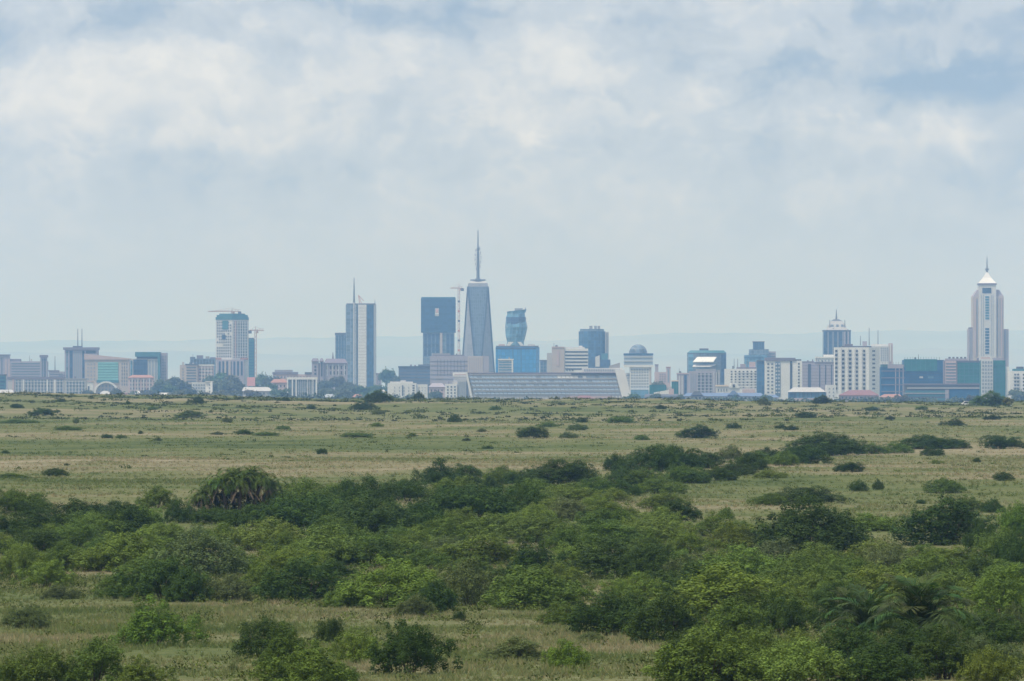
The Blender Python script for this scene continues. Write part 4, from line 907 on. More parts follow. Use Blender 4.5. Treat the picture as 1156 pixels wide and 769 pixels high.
    b.box('netting', 994.4, 1022, 414.4, None, 'blue_net', 0, 20); b.box('upper_slab', 995, 1021.4, 411.4, 414.4, 'teal_dark', 0.6, 19); b.strips('scaffold_pole', 995, 1022, 408.6, 415, 9, 0.1, 'steel', out=0.3); b.bands('floor_slab', 994.8, 1021.6, 415, 446, 4, 0.14, 'lilac_dark', out=0.4); b.strips('column', 1009, 1021.6, 416, 446, 3, 0.25, 'lilac_render', out=0.35); b.patch('bare_panel', 1002, 1020, 411.6, 416, 'lilac_render', out=0.5)
    b = Bld('building_site', 'long site block sheathed in green netting above and blue below', 1043, 6350)
    b.box('wall', 1020, 1066, 406.4, None, 'blue_net', 0, 24); b.box('green_netting', 1020.2, 1058, 405.6, 419, 'green_net', -0.6, -0.05); b.strips('scaffold_pole', 1020, 1062, 403, 408, 14, 0.1, 'green_net', out=0.7); b.strips('net_fold', 1021, 1058, 407, 418.6, 7, 0.06, 'teal_dark', out=0.9); b.patch('net_light', 1038, 1042, 425, 427, 'pale_concrete', out=0.4); b.patch('net_light', 1048, 1054, 425, 427, 'sky_glass', out=0.4); b.bands('floor_slab', 1021, 1065, 420, 432, 4, 0.12, 'navy_glass', out=0.3)
    b = Bld('office_building', 'wide block with pinkish stair bay and green glass bays below the pinnacle tower', 1087, 6250)
    b.box('wall', 1066.2, 1107, 407, None, 'lilac_dark', 0, 22); b.box('roof', 1068, 1092, 404.8, 407, 'lilac_render', 2, 18); b.grid('roof_plant', 1070, 1092, 403, 404.8, 5, 1, 0.55, 1.0, 'slate', y=4, out=2); b.patch('pink_bay', 1067, 1079.5, 407.4, 433, 'pink_render', out=0.4); b.bands('window_band', 1067.6, 1079, 409, 433, 7, 0.42, 'window_mid', out=0.55); b.patch('green_bay', 1081, 1106.6, 409.4, 434, 'green_net', out=0.3); b.bands('floor_slab', 1081, 1106.6, 410, 434, 6, 0.12, 'teal_dark', out=0.45); b.patch('glass_cap', 1080, 1107, 407.2, 409.2, 'slate', out=0.5); b.strips('mullion', 1081, 1106.6, 410, 434, 5, 0.1, 'teal_dark', out=0.5)
    b = Bld('office_building', 'low dark block with long horizontal window bands under the green netting', 1062, 5700)
    b.box('wall', 1021, 1106, 434.6, None, 'slate', 0, 16); b.box('roof', 1020.4, 1106.6, 433, 434.6, 'lilac_dark', -0.5, 16.5); b.box('white_ledge', 1024, 1106, 437.6, 438.8, 'pale_concrete', -0.7, 0.2); b.bands('window_band', 1022, 1070, 440, 453, 3, 0.55, 'teal_dark'); b.patch('blue_wall', 1072, 1105, 439.4, 455, 'blue_net'); b.box('sill', 1021, 1070, 443.6, 444.4, 'pale_concrete', -0.6, 0.2); b.patch('wall_bay', 1067, 1071, 440, 453, 'lilac_render', out=0.4)
    b = Bld('office_building', 'white-gridded glass bay joined to a dark green glass bay', 1122, 6150)
    b.box('wall', 1107.4, 1135, 407, None, 'green_glass', 0, 18); b.box('white_bay', 1107.6, 1121, 405.4, None, 'pale_render', -1, -0.05); b.grid('window', 1108.2, 1120.6, 407, 444, 4, 9, 0.66, 0.6, 'window_pale', y=-1); b.box('roof', 1121.2, 1133.6, 404, 407, 'lilac_render', 1, 14); b.bands('floor_slab', 1121.6, 1134.6, 410, 446, 8, 0.1, 'teal_dark', out=0.3); b.box('end_wall', 1135.2, 1139.6, 414, None, 'white_paint', 1, 14); b.box('pink_cap', 1108, 1118, 403.2, 405.4, 'pink_render', 0.2, 8); b.strips('mullion', 1121.6, 1134.6, 410, 446, 3, 0.08, 'teal_dark', out=0.4)
    b = Bld('office_tower', 'pale stepped pinnacle tower with white pyramid cap and needle', 1116, 7700)
    b.box('wall', 1094, 1139, 371.5, None, 'lilac_render', 3, 34); b.prism('middle_tier', [(1098.5, 1), (1133.2, 1), (1133.2, 32), (1098.5, 32)], 334.5, None, 'beige_stone'); b.prism('shoulder', [(1098.5, 1.2), (1133.2, 1.2), (1133.2, 32), (1098.5, 32)], 327, 334.5, 'lilac_render', top=[(1104, 3), (1128, 3), (1128, 30), (1104, 30)])
    b.box('core', 1105, 1124.6, 321.5, None, 'pale_render', -0.6, 20); b.box('core_cap', 1104.4, 1125.2, 319.8, 321.5, 'lilac_dark', -1.2, 20.6)
    b.prism('pyramid', [(1105.2, -1), (1124.6, -1), (1124.6, 20), (1105.2, 20)], 313.5, 319.8, 'white_paint', top=[(1110.4, 6), (1119.4, 6), (1119.4, 14), (1110.4, 14)]); b.prism('pyramid_tip', [(1110.4, 6), (1119.4, 6), (1119.4, 14), (1110.4, 14)], 306.5, 313.5, 'white_paint', top=[(1114.6, 9.8), (1115.4, 9.8), (1115.4, 10.2), (1114.6, 10.2)])
    b.mast('needle', 1115, 289, 307, 0.9, 10, 'steel', 0.25); bb = MB(); bb.tube((b.x(1115), 10, b.z(305)), (b.x(1115), 10, b.z(303)), 1.8, 1.8, 8); b.obj('needle_collar', bb, 'steel')
    b.patch('sign_window', 1109, 1119, 325, 331, 'navy_glass', out=0.9); b.grid('window', 1112.2, 1116.6, 334, 361, 1, 9, 1.0, 0.72, 'sky_glass', out=0.9); b.grid('window', 1112.2, 1116.6, 370, 400, 1, 9, 1.0, 0.72, 'blue_glass', out=0.9)
    for u in (1101, 1106.6, 1122.8, 1130.8): b.patch('pilaster', u - 0.8, u + 0.8, 336, 402, 'pink_render', out=0.2 if 1105 < u < 1124 else -0.4)
    b.strips('window_strip', 1099.4, 1104.6, 337, 402, 2, 0.3, 'window_pale', y=1); b.strips('window_strip', 1125, 1132.8, 337, 402, 3, 0.3, 'window_pale', y=1); b.strips('window_strip', 1094.6, 1098, 373, 404, 2, 0.35, 'window_pale', y=3); b.strips('window_strip', 1133.6, 1138.6, 373, 404, 2, 0.35, 'window_pale', y=3); b.strips('window_strip', 1107, 1111.4, 333, 402, 2, 0.22, 'window_pale', y=-0.6); b.strips('window_strip', 1118, 1122, 333, 402, 2, 0.22, 'window_pale', y=-0.6); b.box('stair_head', 1094.4, 1104, 369.6, 371.5, 'lilac_dark', 6, 20)
    b = Bld('apartment_building', 'white block with dark balcony column cut by the right edge', 1153, 6000)
    b.box('wall', 1140, 1172, 419, None, 'white_paint', 0, 16); b.box('roof', 1144, 1172, 416.4, 419, 'teal_dark', 1, 15); b.box('stair_head', 1148, 1156, 414, 416.4, 'slate', 3, 9); b.grid('window', 1144.4, 1151, 421, 449, 2, 7, 0.7, 0.5, 'window_mid'); b.grid('window', 1153.6, 1172, 421, 449, 4, 7, 0.5, 0.55, 'window_dark'); b.bands('balcony', 1144, 1151.4, 423.4, 451.4, 7, 0.2, 'pale_concrete', out=0.6)
    # small houses filling the foot of the city
    for (u, w, vt, d, wall, roof, lab) in ((26, 12, 445, 5300, 'cream', 'sheet_grey', 'small grey-roofed house below the long white-ribbed block'), (140, 11, 444.6, 5350, 'pink_render', 'maroon_tile', 'small maroon-roofed house below the turquoise glass block'),
                                           (155, 7, 442.4, 5600, 'pale_concrete', 'pale_render', 'tiny bright white house below the portal-framed block'), (372, 14, 446, 5300, 'pale_render', 'sheet_grey', 'small grey-roofed house below the turreted purple-roofed block'),
                                           (404, 12, 446, 5250, 'cream', 'terracotta', 'small terracotta-roofed house at the foot of the white-striped tower'), (430, 12, 441, 6000, 'white_paint', 'pale_render', 'small white house at the left end of the low white block'),
                                           (660, 20, 447.6, 5150, 'pink_render', 'maroon_tile', 'small maroon-roofed house before the long slanted block'), (872, 14, 446.4, 5200, 'pale_render', 'blue_sheet', 'small blue-roofed house at the foot of the white slit block')):
        h = Bld('house', lab, u, d, 'house')
        h.box('wall', u - w / 2, u + w / 2, vt + 2.4, None, wall, 0, 8); h.prism('roof', [(u - w / 2 - 0.8, -0.8), (u + w / 2 + 0.8, -0.8), (u + w / 2 + 0.8, 8.8), (u - w / 2 - 0.8, 8.8)], vt - 1, vt + 2.4, roof, top=[(u - w / 4, 3.6), (u + w / 4, 3.6), (u + w / 4, 4.4), (u - w / 4, 4.4)])
        h.grid('window', u - w / 2 + 0.6, u + w / 2 - 0.6, vt + 3.4, vt + 5.6, 3, 1, 0.35, 0.8, 'window_dark')


SLANT = []
city()
rc = random.Random(17)
for b_ in ALL:      # water tanks, lift houses and aerials on the flat roofs
    if b_.top is None or b_.root.get('category') not in ('building',): continue
    u0, u1, vt, y0, y1 = b_.top
    if u1 - u0 < 9 or 'dome' in b_.root['label'] or 'low' in b_.root['label'].split(): continue
    for i in range(rc.choice((1, 2, 2, 3))):
        w_ = rc.uniform(0.9, 2.4); uu = rc.uniform(u0 + 1.5, u1 - 1.5 - w_)
        b_.box('roof_plant', uu, uu + w_, vt - rc.uniform(2.2, 3.4), vt + 0.3, rc.choice(('grey_concrete', 'lilac_dark', 'pale_concrete', 'slate')), y0 + rc.uniform(3, 5), y0 + rc.uniform(6, 9))
    if rc.random() < 0.5: b_.mast('aerial', rc.uniform(u0 + 1, u1 - 1), vt - rc.uniform(5, 8), vt, 0.3, y0 + 6)

# ------------------------------------------------------------------ foliage
def leaf_cloud(seed, lobes, n, leaf, jitter=0.9, sprigs=60, sprig_len=0.09, core=0.18, zmin=0.0):
    """leaf faces spread through a lumpy crown. lobes: (x, y, z, r, squash). Returns verts, quads, tone"""
    r = np.random.default_rng(seed)
    L = np.array(lobes, float)
    area = L[:, 3] ** 2
    pick = r.choice(len(L), size=int(n * 2.6), p=area / area.sum())
    dirs = r.normal(size=(len(pick), 3)); dirs /= np.linalg.norm(dirs, axis=1)[:, None]
    dirs[:, 2] = np.where(dirs[:, 2] < -0.25, -dirs[:, 2], dirs[:, 2])
    rad = np.where(r.random(len(pick)) < core, r.uniform(0.4, 0.85, len(pick)), r.normal(0.97, 0.07, len(pick)))
    # small-scale lumps on every lobe
    ph = r.uniform(0, 6.28, (len(L), 3))
    lump = 1 + 0.10 * np.sin(dirs[:, 0] * 7 + ph[pick, 0]) * np.sin(dirs[:, 1] * 6 + ph[pick, 1]) + 0.08 * np.sin(dirs[:, 2] * 9 + ph[pick, 2])
    sq = np.stack([np.ones(len(pick)), np.ones(len(pick)), L[pick, 4]], 1)
    P = L[pick, :3] + dirs * sq * (L[pick, 3] * rad * lump)[:, None]
    keep = P[:, 2] > zmin
    for i in range(len(L)):
        q = (P - L[i, :3]) / (L[i, 3] * np.array([1, 1, L[i, 4]]))
        inside = ((q * q).sum(1) < 0.52) & (pick != i)
        keep &= ~(inside & (r.random(len(P)) < 0.85))
    idx = np.nonzero(keep)[0][:n]
    P, D, pk = P[idx], dirs[idx], pick[idx]
    lobe_tone = r.uniform(0.82, 1.2, len(L))
    clump = 0.5 + 0.5 * np.sin(P[:, 0] * 31 + 1.3 * seed) * np.sin(P[:, 1] * 27 + seed) * np.sin(P[:, 2] * 34)
    tone = lobe_tone[pk] * (0.78 + 0.4 * clump) * r.uniform(0.75, 1.25, len(P))
    fresh = np.clip(r.normal(0.15, 0.2, len(P)) + 0.3 * (clump - 0.5), 0, 1)
    N = D + r.normal(size=D.shape) * jitter * 0.42
    S = r.uniform(0.6, 1.3, len(P)) * leaf
    # sprigs break the outline
    if sprigs:
        sp = r.choice(len(P), sprigs)
        sp = sp[P[sp, 2] > np.percentile(P[:, 2], 35)]
        ax = D[sp] + np.array([0, 0, 0.55]) + r.normal(size=(len(sp), 3)) * 0.3
        ax /= np.linalg.norm(ax, axis=1)[:, None]
        m = 7
        tt = np.linspace(0.1, 1, m)
        ln = r.uniform(0.4, 1.0, len(sp)) * sprig_len
        SP = (P[sp][:, None] + ax[:, None] * (tt[None, :, None] * ln[:, None, None])).reshape(-1, 3) + r.normal(size=(len(sp) * m, 3)) * leaf * 0.35
        P = np.concatenate([P, SP]); N = np.concatenate([N, r.normal(size=SP.shape)])
        S = np.concatenate([S, r.uniform(0.5, 0.9, len(SP)) * leaf]); tone = np.concatenate([tone, np.repeat(r.uniform(0.8, 1.25, len(sp)), m)]); fresh = np.concatenate([fresh, np.repeat(r.uniform(0.2, 0.9, len(sp)), m)])
    N /= np.linalg.norm(N, axis=1)[:, None] + 1e-9
    A = np.cross(N, r.normal(size=N.shape)); A /= np.linalg.norm(A, axis=1)[:, None] + 1e-9
    B = np.cross(N, A)
    S = S[:, None]
    V = np.stack([P - A * S * 0.8, P - B * S * 0.42 + N * S * 0.08, P + A * S * 0.8, P + B * S * 0.42 + N * S * 0.08], 1).reshape(-1, 3)
    F = np.arange(len(V)).reshape(-1, 4)
    T = np.stack([tone, fresh, tone], 1).repeat(4, 0)
    return V, F, T


def bush_lobes(seed, n=9):
    """lobes of a bush one unit wide and one unit high (scaled afterwards): separate shoots and mounds with clefts between"""
    r = random.Random(seed)
    L = [(0, 0, 0.28, 0.25, 1.5)]
    lean = r.uniform(-0.1, 0.1)
    for i in range(n):
        a = r.uniform(0, 2 * math.pi); q = 0.40 * math.sqrt(r.random())
        rad = r.uniform(0.10, 0.19) * (1.2 - q)
        hmax = (1.0 - 1.3 * q) * r.uniform(0.62, 1.06)
        z = max(0.16, hmax - rad * 1.5)
        L.append((q * math.cos(a) * 1.1 + lean * z, q * math.sin(a), z, rad, r.uniform(1.6, 2.2)))
        if r.random() < 0.6: L.append((q * math.cos(a) * 0.9, q * math.sin(a) * 0.9, z * 0.55, rad * 1.15, 1.5))
    for i in range(8):   # skirt of low lobes
        a = 2 * math.pi * i / 8 + r.uniform(-0.35, 0.35); q = r.uniform(0.24, 0.40)
        L.append((q * math.cos(a), q * math.sin(a), r.uniform(0.03, 0.2), r.uniform(0.11, 0.19), 1.6))
    return L



def puffs(seed, L, per=9, f=(0.27, 0.43)):
    """twig-end puffs over the lobes: each lobe's surface breaks into rounded clumps with clefts between"""
    r = random.Random(seed)
    out = []
    for (x, y, z, rad, sq) in L:
        for i in range(max(4, int(per * (rad / 0.16) ** 1.5))):
            a, c = r.uniform(0, 2 * math.pi), r.uniform(-0.35, 1.0)
            q = math.sqrt(max(0, 1 - c * c)); k = r.uniform(0.70, 1.10)
            out.append((x + rad * k * q * math.cos(a), y + rad * k * q * math.sin(a), max(0.03, z + rad * sq * k * c), rad * r.uniform(*f), 2.1 * (0.8 + 0.3 * sq / 1.5)))
    return out


PROTO = []
for k in range(12):
    lob = bush_lobes(100 + k, 11 + k % 6)
    V, F, T = leaf_cloud(200 + k, puffs(k, lob), 16500, 0.0185, jitter=0.38, sprigs=320 if k % 3 else 520, sprig_len=0.11 if k % 3 else 0.17)
    V[:, 2] = np.maximum(V[:, 2], -0.02)
    zmax = np.percentile(V[:, 2], 99.5); V[:, 2] /= zmax
    hx = np.percentile(np.abs(V[:, 0]), 98.5) * 2; V[:, :2] /= hx
    me = mesh_np('bush_leaves', V, F, LEAF); set_tone(me, T)
    PROTO.append(me)
st = MB()
for i in range(7):
    a = 2 * math.pi * i / 7
    st.tube((0.03 * math.cos(a), 0.03 * math.sin(a), -0.05), (0.16 * math.cos(a + 0.3), 0.16 * math.sin(a + 0.3), 0.55), 0.008, 0.004, 5)
STEM = st.mesh('stems', M['bark'])

TONES = {'d': ((0.050, 0.088, 0.018), 'dark green'), 'm': ((0.094, 0.148, 0.027), 'mid green'), 'l': ((0.128, 0.188, 0.036), 'light green'), 'y': ((0.138, 0.192, 0.034), 'yellow-green'),
         'b': ((0.110, 0.180, 0.027), 'bright green'), 'g': ((0.108, 0.146, 0.053), 'grey-green'), 'o': ((0.102, 0.132, 0.046), 'olive green')}
# u, v of the foot, width, height (photo pixels), tone
BUSH = [
    # on the crest and the upper plain
    (70, 454, 15, 4, 'd'), (48, 470, 36, 9, 'd'), (223, 456, 23, 8.5, 'd'), (214, 472, 34, 8, 'm'), (86, 478, 7, 6, 'o'), (20, 478, 46, 5, 'm'), (76, 486, 36, 5, 'm'), (121, 495, 13, 5, 'd'), (138, 495, 17, 4, 'm'), (159, 490, 6, 4, 'd'),
    (256, 477, 14, 6, 'g'), (275, 491, 23, 6, 'd'), (301, 492, 30, 4.5, 'm'), (318, 485, 18, 4.5, 'm'), (245, 491, 20, 3.5, 'o'), (363, 513, 13, 7, 'd'), (64, 538, 31, 9.5, 'd'), (5, 512, 11, 4, 'd'), (14, 540, 42, 6, 'm'), (178, 498, 11, 4.5, 'g'), (322, 453, 17, 5, 'd'), (144, 457, 6, 6, 'd'),
    (428, 455, 33, 14, 'd'), (413, 463, 33, 9, 'd'), (473, 451, 13, 8.5, 'd'), (427, 468, 16, 6, 'g'), (514, 477, 16, 10, 'd'), (544, 488, 10, 4.5, 'o'), (600, 495, 36, 13, 'd'), (641, 495, 22, 8, 'g'), (617, 482, 26, 5.5, 'm'), (650, 486, 26, 7, 'm'), (702, 478, 30, 8, 'm'),
    (465, 493, 12, 4.5, 'm'), (527, 498, 11, 4, 'o'), (550, 507, 13, 4, 'm'), (726, 497, 18, 6, 'm'), (404, 494, 36, 5.5, 'm'), (425, 482, 17, 5, 'l'), (657, 477, 13, 4.5, 'd'), (790, 495, 48, 14.5, 'd'), (829, 484, 18, 7, 'd'), (882, 484, 14, 5.5, 'd'), (894, 486, 17, 6, 'd'), (908, 472, 27, 7, 'd'), (1078, 481, 32, 8.5, 'd'), (1121, 474, 21, 5.5, 'd'),
    (863, 458, 15, 9, 'o'), (929, 456, 23, 9.5, 'd'), (1005, 474, 12, 5, 'o'), (985, 464, 16, 5, 'd'), (745, 462, 14, 5, 'd'), (560, 463, 16, 4.5, 'm'), (350, 462, 13, 5, 'd'), (20, 461, 16, 5, 'd'), (172, 463, 12, 4.5, 'm'), (1040, 463, 14, 4.5, 'm'),
    # diagonal band on the right
    (926, 515, 92, 25, 'd'), (952, 514, 50, 19, 'd'), (912, 524, 62, 20, 'd'), (887, 526, 42, 16, 'm'), (867, 517, 26, 12, 'd'), (846, 531, 42, 19, 'd'), (825, 519, 27, 16, 'o'), (801, 529, 52, 19, 'd'), (766, 531, 52, 27, 'd'), (811, 543, 46, 15, 'd'), (780, 546, 42, 13, 'm'), (856, 524, 44, 15, 'm'), (830, 537, 46, 14, 'd'), (895, 519, 40, 13, 'd'), (985, 513, 40, 12, 'm'), (742, 558, 56, 18, 'm'), (705, 548, 48, 18, 'd'), (868, 540, 40, 10, 'l'), (752, 575, 52, 17, 'l'),
    (1043, 507, 72, 15, 'd'), (1012, 512, 38, 12, 'm'), (1074, 507, 48, 12, 'd'), (1052, 515, 28, 12, 'd'), (1133, 507, 46, 15, 'd'), (958, 533, 33, 11, 'd'), (1057, 524, 19, 5.5, 'l'), (1135, 543, 25, 10, 'd'), (1066, 557, 40, 15, 'm'), (969, 555, 21, 13, 'd'), (991, 553, 13, 12, 'd'), (905, 568, 78, 17, 'd'), (872, 571, 44, 13, 'm'), (1102, 522, 11, 5.5, 'd'), (1040, 569, 11, 5.5, 'd'),
    # far edge of the thicket
    (20, 582, 56, 26, 'm'), (36, 579, 44, 18, 'm'), (176, 575, 40, 23, 'm'), (240, 592, 40, 17, 'd'), (281, 595, 52, 22, 'd'), (310, 588, 34, 26, 'd'), (201, 591, 32, 26, 'd'), (126, 585, 60, 17, 'd'), (345, 580, 62, 35, 'm'), (390, 576, 52, 30, 'd'), (418, 572, 52, 30, 'd'), (460, 566, 42, 22, 'd'), (494, 549, 50, 27, 'd'), (529, 546, 50, 21, 'd'), (567, 547, 42, 20, 'm'), (597, 548, 52, 20, 'd'), (629, 549, 70, 26, 'd'), (652, 543, 42, 22, 'd'), (695, 532, 28, 19, 'd'), (743, 533, 62, 28, 'd'), (726, 548, 50, 18, 'm'), (700, 560, 42, 16, 'd'), (774, 546, 42, 20, 'm'),
    (553, 558, 28, 19, 'd'), (515, 560, 52, 20, 'l'), (601, 562, 62, 19, 'l'), (643, 566, 62, 18, 'l'), (536, 588, 84, 36, 'd'), (588, 583, 62, 33, 'd'), (622, 585, 52, 20, 'l'), (646, 588, 52, 23, 'g'), (415, 606, 92, 41, 'd'), (473, 602, 62, 29, 'd'), (498, 616, 62, 30, 'l'), (553, 610, 84, 26, 'l'), (601, 613, 92, 26, 'l'), (684, 588, 62, 20, 'l'), (764, 590, 52, 23, 'd'), (740, 613, 82, 24, 'l'), (691, 618, 82, 27, 'm'),
    (30, 606, 76, 30, 'd'), (78, 604, 72, 35, 'd'), (142, 606, 66, 33, 'd'), (102, 594, 64, 22, 'd'), (346, 604, 92, 40, 'd'), (300, 622, 74, 32, 'l'), (375, 622, 74, 34, 'm'), (811, 606, 62, 23, 'm'), (818, 586, 22, 13, 'm'), (912, 628, 112, 60, 'd'), (945, 622, 52, 40, 'd'), (1071, 616, 104, 47, 'd'), (1110, 626, 44, 34, 'd'), (1093, 578, 52, 17, 'm'), (1121, 579, 28, 17, 'd'), (1150, 606, 44, 34, 'b'), (980, 600, 62, 18, 'l'),
    # middle of the thicket
    (38, 628, 82, 29, 'd'), (20, 656, 54, 40, 'l'), (69, 645, 52, 30, 'm'), (138, 646, 92, 42, 'l'), (221, 652, 94, 50, 'g'), (185, 679, 92, 43, 'd'), (210, 680, 46, 34, 'd'), (131, 676, 52, 27, 'm'), (66, 677, 42, 16, 'o'), (259, 679, 52, 27, 'o'), (297, 674, 62, 36, 'm'), (346, 681, 92, 46, 'd'), (387, 686, 52, 22, 'b'), (322, 633, 62, 28, 'm'), (373, 642, 82, 42, 'l'),
    (439, 687, 104, 50, 'b'), (493, 692, 52, 32, 'd'), (529, 684, 62, 46, 'o'), (595, 688, 114, 42, 'm'), (602, 653, 72, 40, 'd'), (629, 674, 62, 34, 'l'), (691, 654, 92, 42, 'd'), (729, 655, 62, 36, 'd'), (418, 642, 92, 36, 'm'), (546, 640, 104, 32, 'l'), (470, 697, 42, 23, 'o'), (518, 701, 15, 12, 'd'), (691, 718, 104, 48, 'd'), (664, 726, 32, 13, 'g'), (754, 728, 84, 58, 'd'), (640, 706, 60, 24, 'm'),
    (839, 664, 92, 42, 'l'), (922, 650, 82, 32, 'l'), (905, 668, 72, 36, 'm'), (967, 661, 62, 30, 'm'), (1009, 649, 62, 32, 'g'), (1043, 640, 72, 22, 'l'), (1075, 648, 92, 26, 'l'), (1109, 661, 72, 32, 'd'), (1147, 648, 46, 44, 'd'), (811, 704, 152, 62, 'y'), (825, 730, 84, 52, 'm'), (884, 720, 74, 48, 'd'), (943, 712, 64, 52, 'd'), (1126, 698, 72, 52, 'b'), (1143, 726, 62, 42, 'g'),
    # foreground grass strip and the bottom edge
    (29, 710, 58, 28, 'g'), (173, 730, 112, 53, 'b'), (294, 743, 77, 43, 'd'), (372, 727, 31, 29, 'd'), (322, 758, 82, 51, 'm'), (263, 757, 22, 9, 'o'), (581, 747, 72, 27, 'g'), (638, 757, 52, 34, 'b'), (463, 762, 94, 57, 'd'), (404, 749, 62, 37, 'l'),
    (107, 776, 84, 52, 'm'), (41, 778, 84, 44, 'm'), (10, 774, 42, 22, 'd'), (159, 780, 74, 34, 'y'), (346, 782, 112, 48, 'y'), (385, 774, 40, 26, 'm'), (774, 776, 42, 34, 'b'), (800, 780, 122, 66, 'l'), (842, 776, 102, 62, 'm'), (900, 782, 112, 52, 'l'), (998, 780, 112, 46, 'd'), (1067, 768, 122, 56, 'd'), (1119, 776, 64, 42, 'y'), (1022, 750, 78, 46, 'd'), (962, 752, 80, 46, 'd'), (1062, 752, 60, 44, 'd'),
]
# fill the gaps of the thicket with its lower, lighter shrubs
POLY = [(0, 590), (100, 582), (210, 594), (320, 570), (420, 556), (500, 548), (620, 542), (740, 532), (800, 534), (720, 556), (680, 580), (780, 600), (860, 616), (960, 628), (1060, 622), (1156, 616), (1156, 769), (790, 769), (770, 728), (690, 704), (600, 690), (400, 688), (280, 680), (120, 672), (0, 660)]


def inside(u, v):
    c = False; j = len(POLY) - 1
    for i in range(len(POLY)):
        (a, b), (p, q) = POLY[i], POLY[j]
        if (b > v) != (q > v) and u < (p - a) * (v - b) / (q - b) + a: c = not c
        j = i
    return c


rf = random.Random(41)
tries = 0
while len(BUSH) < 292 and tries < 60000:
    tries += 1
    u, v = rf.uniform(-10, 1166), rf.uniform(530, 775)
    if not inside(min(max(u, 1), 1155), min(v, 768)): continue
    w = rf.uniform(0.85, 1.3) * (32 + (v - 530) * 0.22); h = w * rf.uniform(0.36, 0.5)
    if abs(u - 265) < 66 and 575 < v < 612: continue
    if any(abs(u - b[0]) < (w + b[2]) * 0.21 and abs(v - b[1]) < 0.20 * (h + b[3]) for b in BUSH): continue
    BUSH.append((u, v, w, h, rf.choice('llmmmgyld')))

LANDMARKS = [(8, 'the purple-grey offices'), (45, 'the white-ribbed block'), (90, 'the twin-mast tower'), (125, 'the turquoise glass block'), (165, 'the portal-framed block'), (205, 'the stepped beige block'), (235, 'the small white block'), (262, 'the unfinished tower'), (292, 'the freestanding crane'), (340, 'the white-framed low block'), (370, 'the purple-roofed block'), (406, 'the white-striped tower'), (450, 'the low white block'), (495, 'the netted tower'), (538, 'the spire tower'), (584, 'the bright blue block'), (630, 'the cream banded block'), (670, 'the round blue tower'), (721, 'the domed tower'), (760, 'the green-netted site'), (797, 'the white-panelled block'), (840, 'the white mid-rise'), (882, 'the white slit block'), (922, 'the lilac slab'), (945, 'the dark spiked tower'), (970, 'the white apartment tower'), (1006, 'the cream red-roofed house'), (1042, 'the green netting'), (1085, 'the pink stair bay'), (1116, 'the pinnacle tower'), (1150, 'the edge balcony block')]


def row_of(u, v):
    if v < 460: return 'on the crest'
    if v < 475: return 'just under the crest'
    if v < 500: return 'on the upper plain'
    if v < 545 and u > 740: return 'in the diagonal band'
    if v < 530: return 'on the open plain'
    if v < 575: return 'at the far thicket edge' if u < 830 else 'on the right slope'
    if v < 600: return 'in the far thicket'
    if v < 630: return 'in the upper thicket'
    if v < 655: return 'in the middle thicket'
    if v < 685: return 'in the lower thicket'
    if v < 712: return 'at the near thicket rim'
    if v < 745: return 'on the near grass'
    return 'along the bottom edge'


def shape_word(w, h):
    q = h / w
    big = 'broad' if w >= 88 else ('small' if w < 24 else '')
    s = 'low' if q < 0.33 else ('tall' if q > 0.62 else 'rounded')
    return (big + ' ' + s).strip()


def labels_for(items):
    """one distinct label each: look, then place by landmark, then order among those still alike"""
    base = []
    for (u, v, w, h, t) in items:
        lm = min(LANDMARKS, key=lambda q: abs(q[0] - u))[1]
        base.append((f'{shape_word(w, h)} {TONES[t][1]} bush', row_of(u, v), lm))
    cells = {}
    for i, k in enumerate(base): cells.setdefault(k, []).append(i)
    out = [None] * len(items)
    for k, ids in cells.items():
        look, row, lm = k
        if len(ids) == 1: out[ids[0]] = f'{look} {row}, below {lm}'
        else:
            far = sorted(ids, key=lambda i: items[i][1])
            words_ = {2: ['farther', 'nearer'], 3: ['farthest', 'middle', 'nearest']}.get(len(ids)) or ['farthest'] + ['second-farthest', 'third-farthest', 'fourth-farthest', 'fifth-farthest'][:len(ids) - 2] + ['nearest']
            for wd, i in zip(words_, far): out[i] = f'{wd} {look} {row} below {lm}'.replace('rounded ', '').replace('broad low', 'broad')
    return out


def group_of(v):
    return 'bushes on the open plain' if v < 530 else ('bushes of the thicket' if v < 690 else 'bushes of the near grassland')


rb = random.Random(5)
BUSH_W = []
for (u, v, w, h, t), lab in zip(BUSH, labels_for(BUSH)):
    if 548 < v < 700 and w > 30: w, h = w * 1.13, h * 1.08
    d = hit(u, min(v, 774))
    if v > 774: d *= 774.0 / v * 1.0
    s = d * K
    X = (u - UC) * s
    depth = w * s * rb.uniform(0.7, 0.95)
    Y = d + depth * 0.32
    Z = float(ground(X, Y)) - 0.06
    o = bpy.data.objects.new('bush', PROTO[rb.randrange(len(PROTO))])
    COL.objects.link(o)
    o.location = (X, Y, Z)
    a = rb.choice((0, math.pi)) + rb.uniform(-0.5, 0.5)
    o.rotation_euler = (0, 0, a)
    o.scale = (w * s * 1.04, depth, h * s * 1.08)
    c = TONES[t][0]; j = rb.uniform(0.85, 1.15)
    o.color = (c[0] * j * rb.uniform(0.92, 1.1), c[1] * j, c[2] * j * rb.uniform(0.9, 1.1), 1)
    tag(o, lab, 'bush', group_of(v))
    if w >= 40:
        q = bpy.data.objects.new('stem', STEM); COL.objects.link(q); q.parent = o
    BUSH_W.append((X, Y, w * s * 0.42))


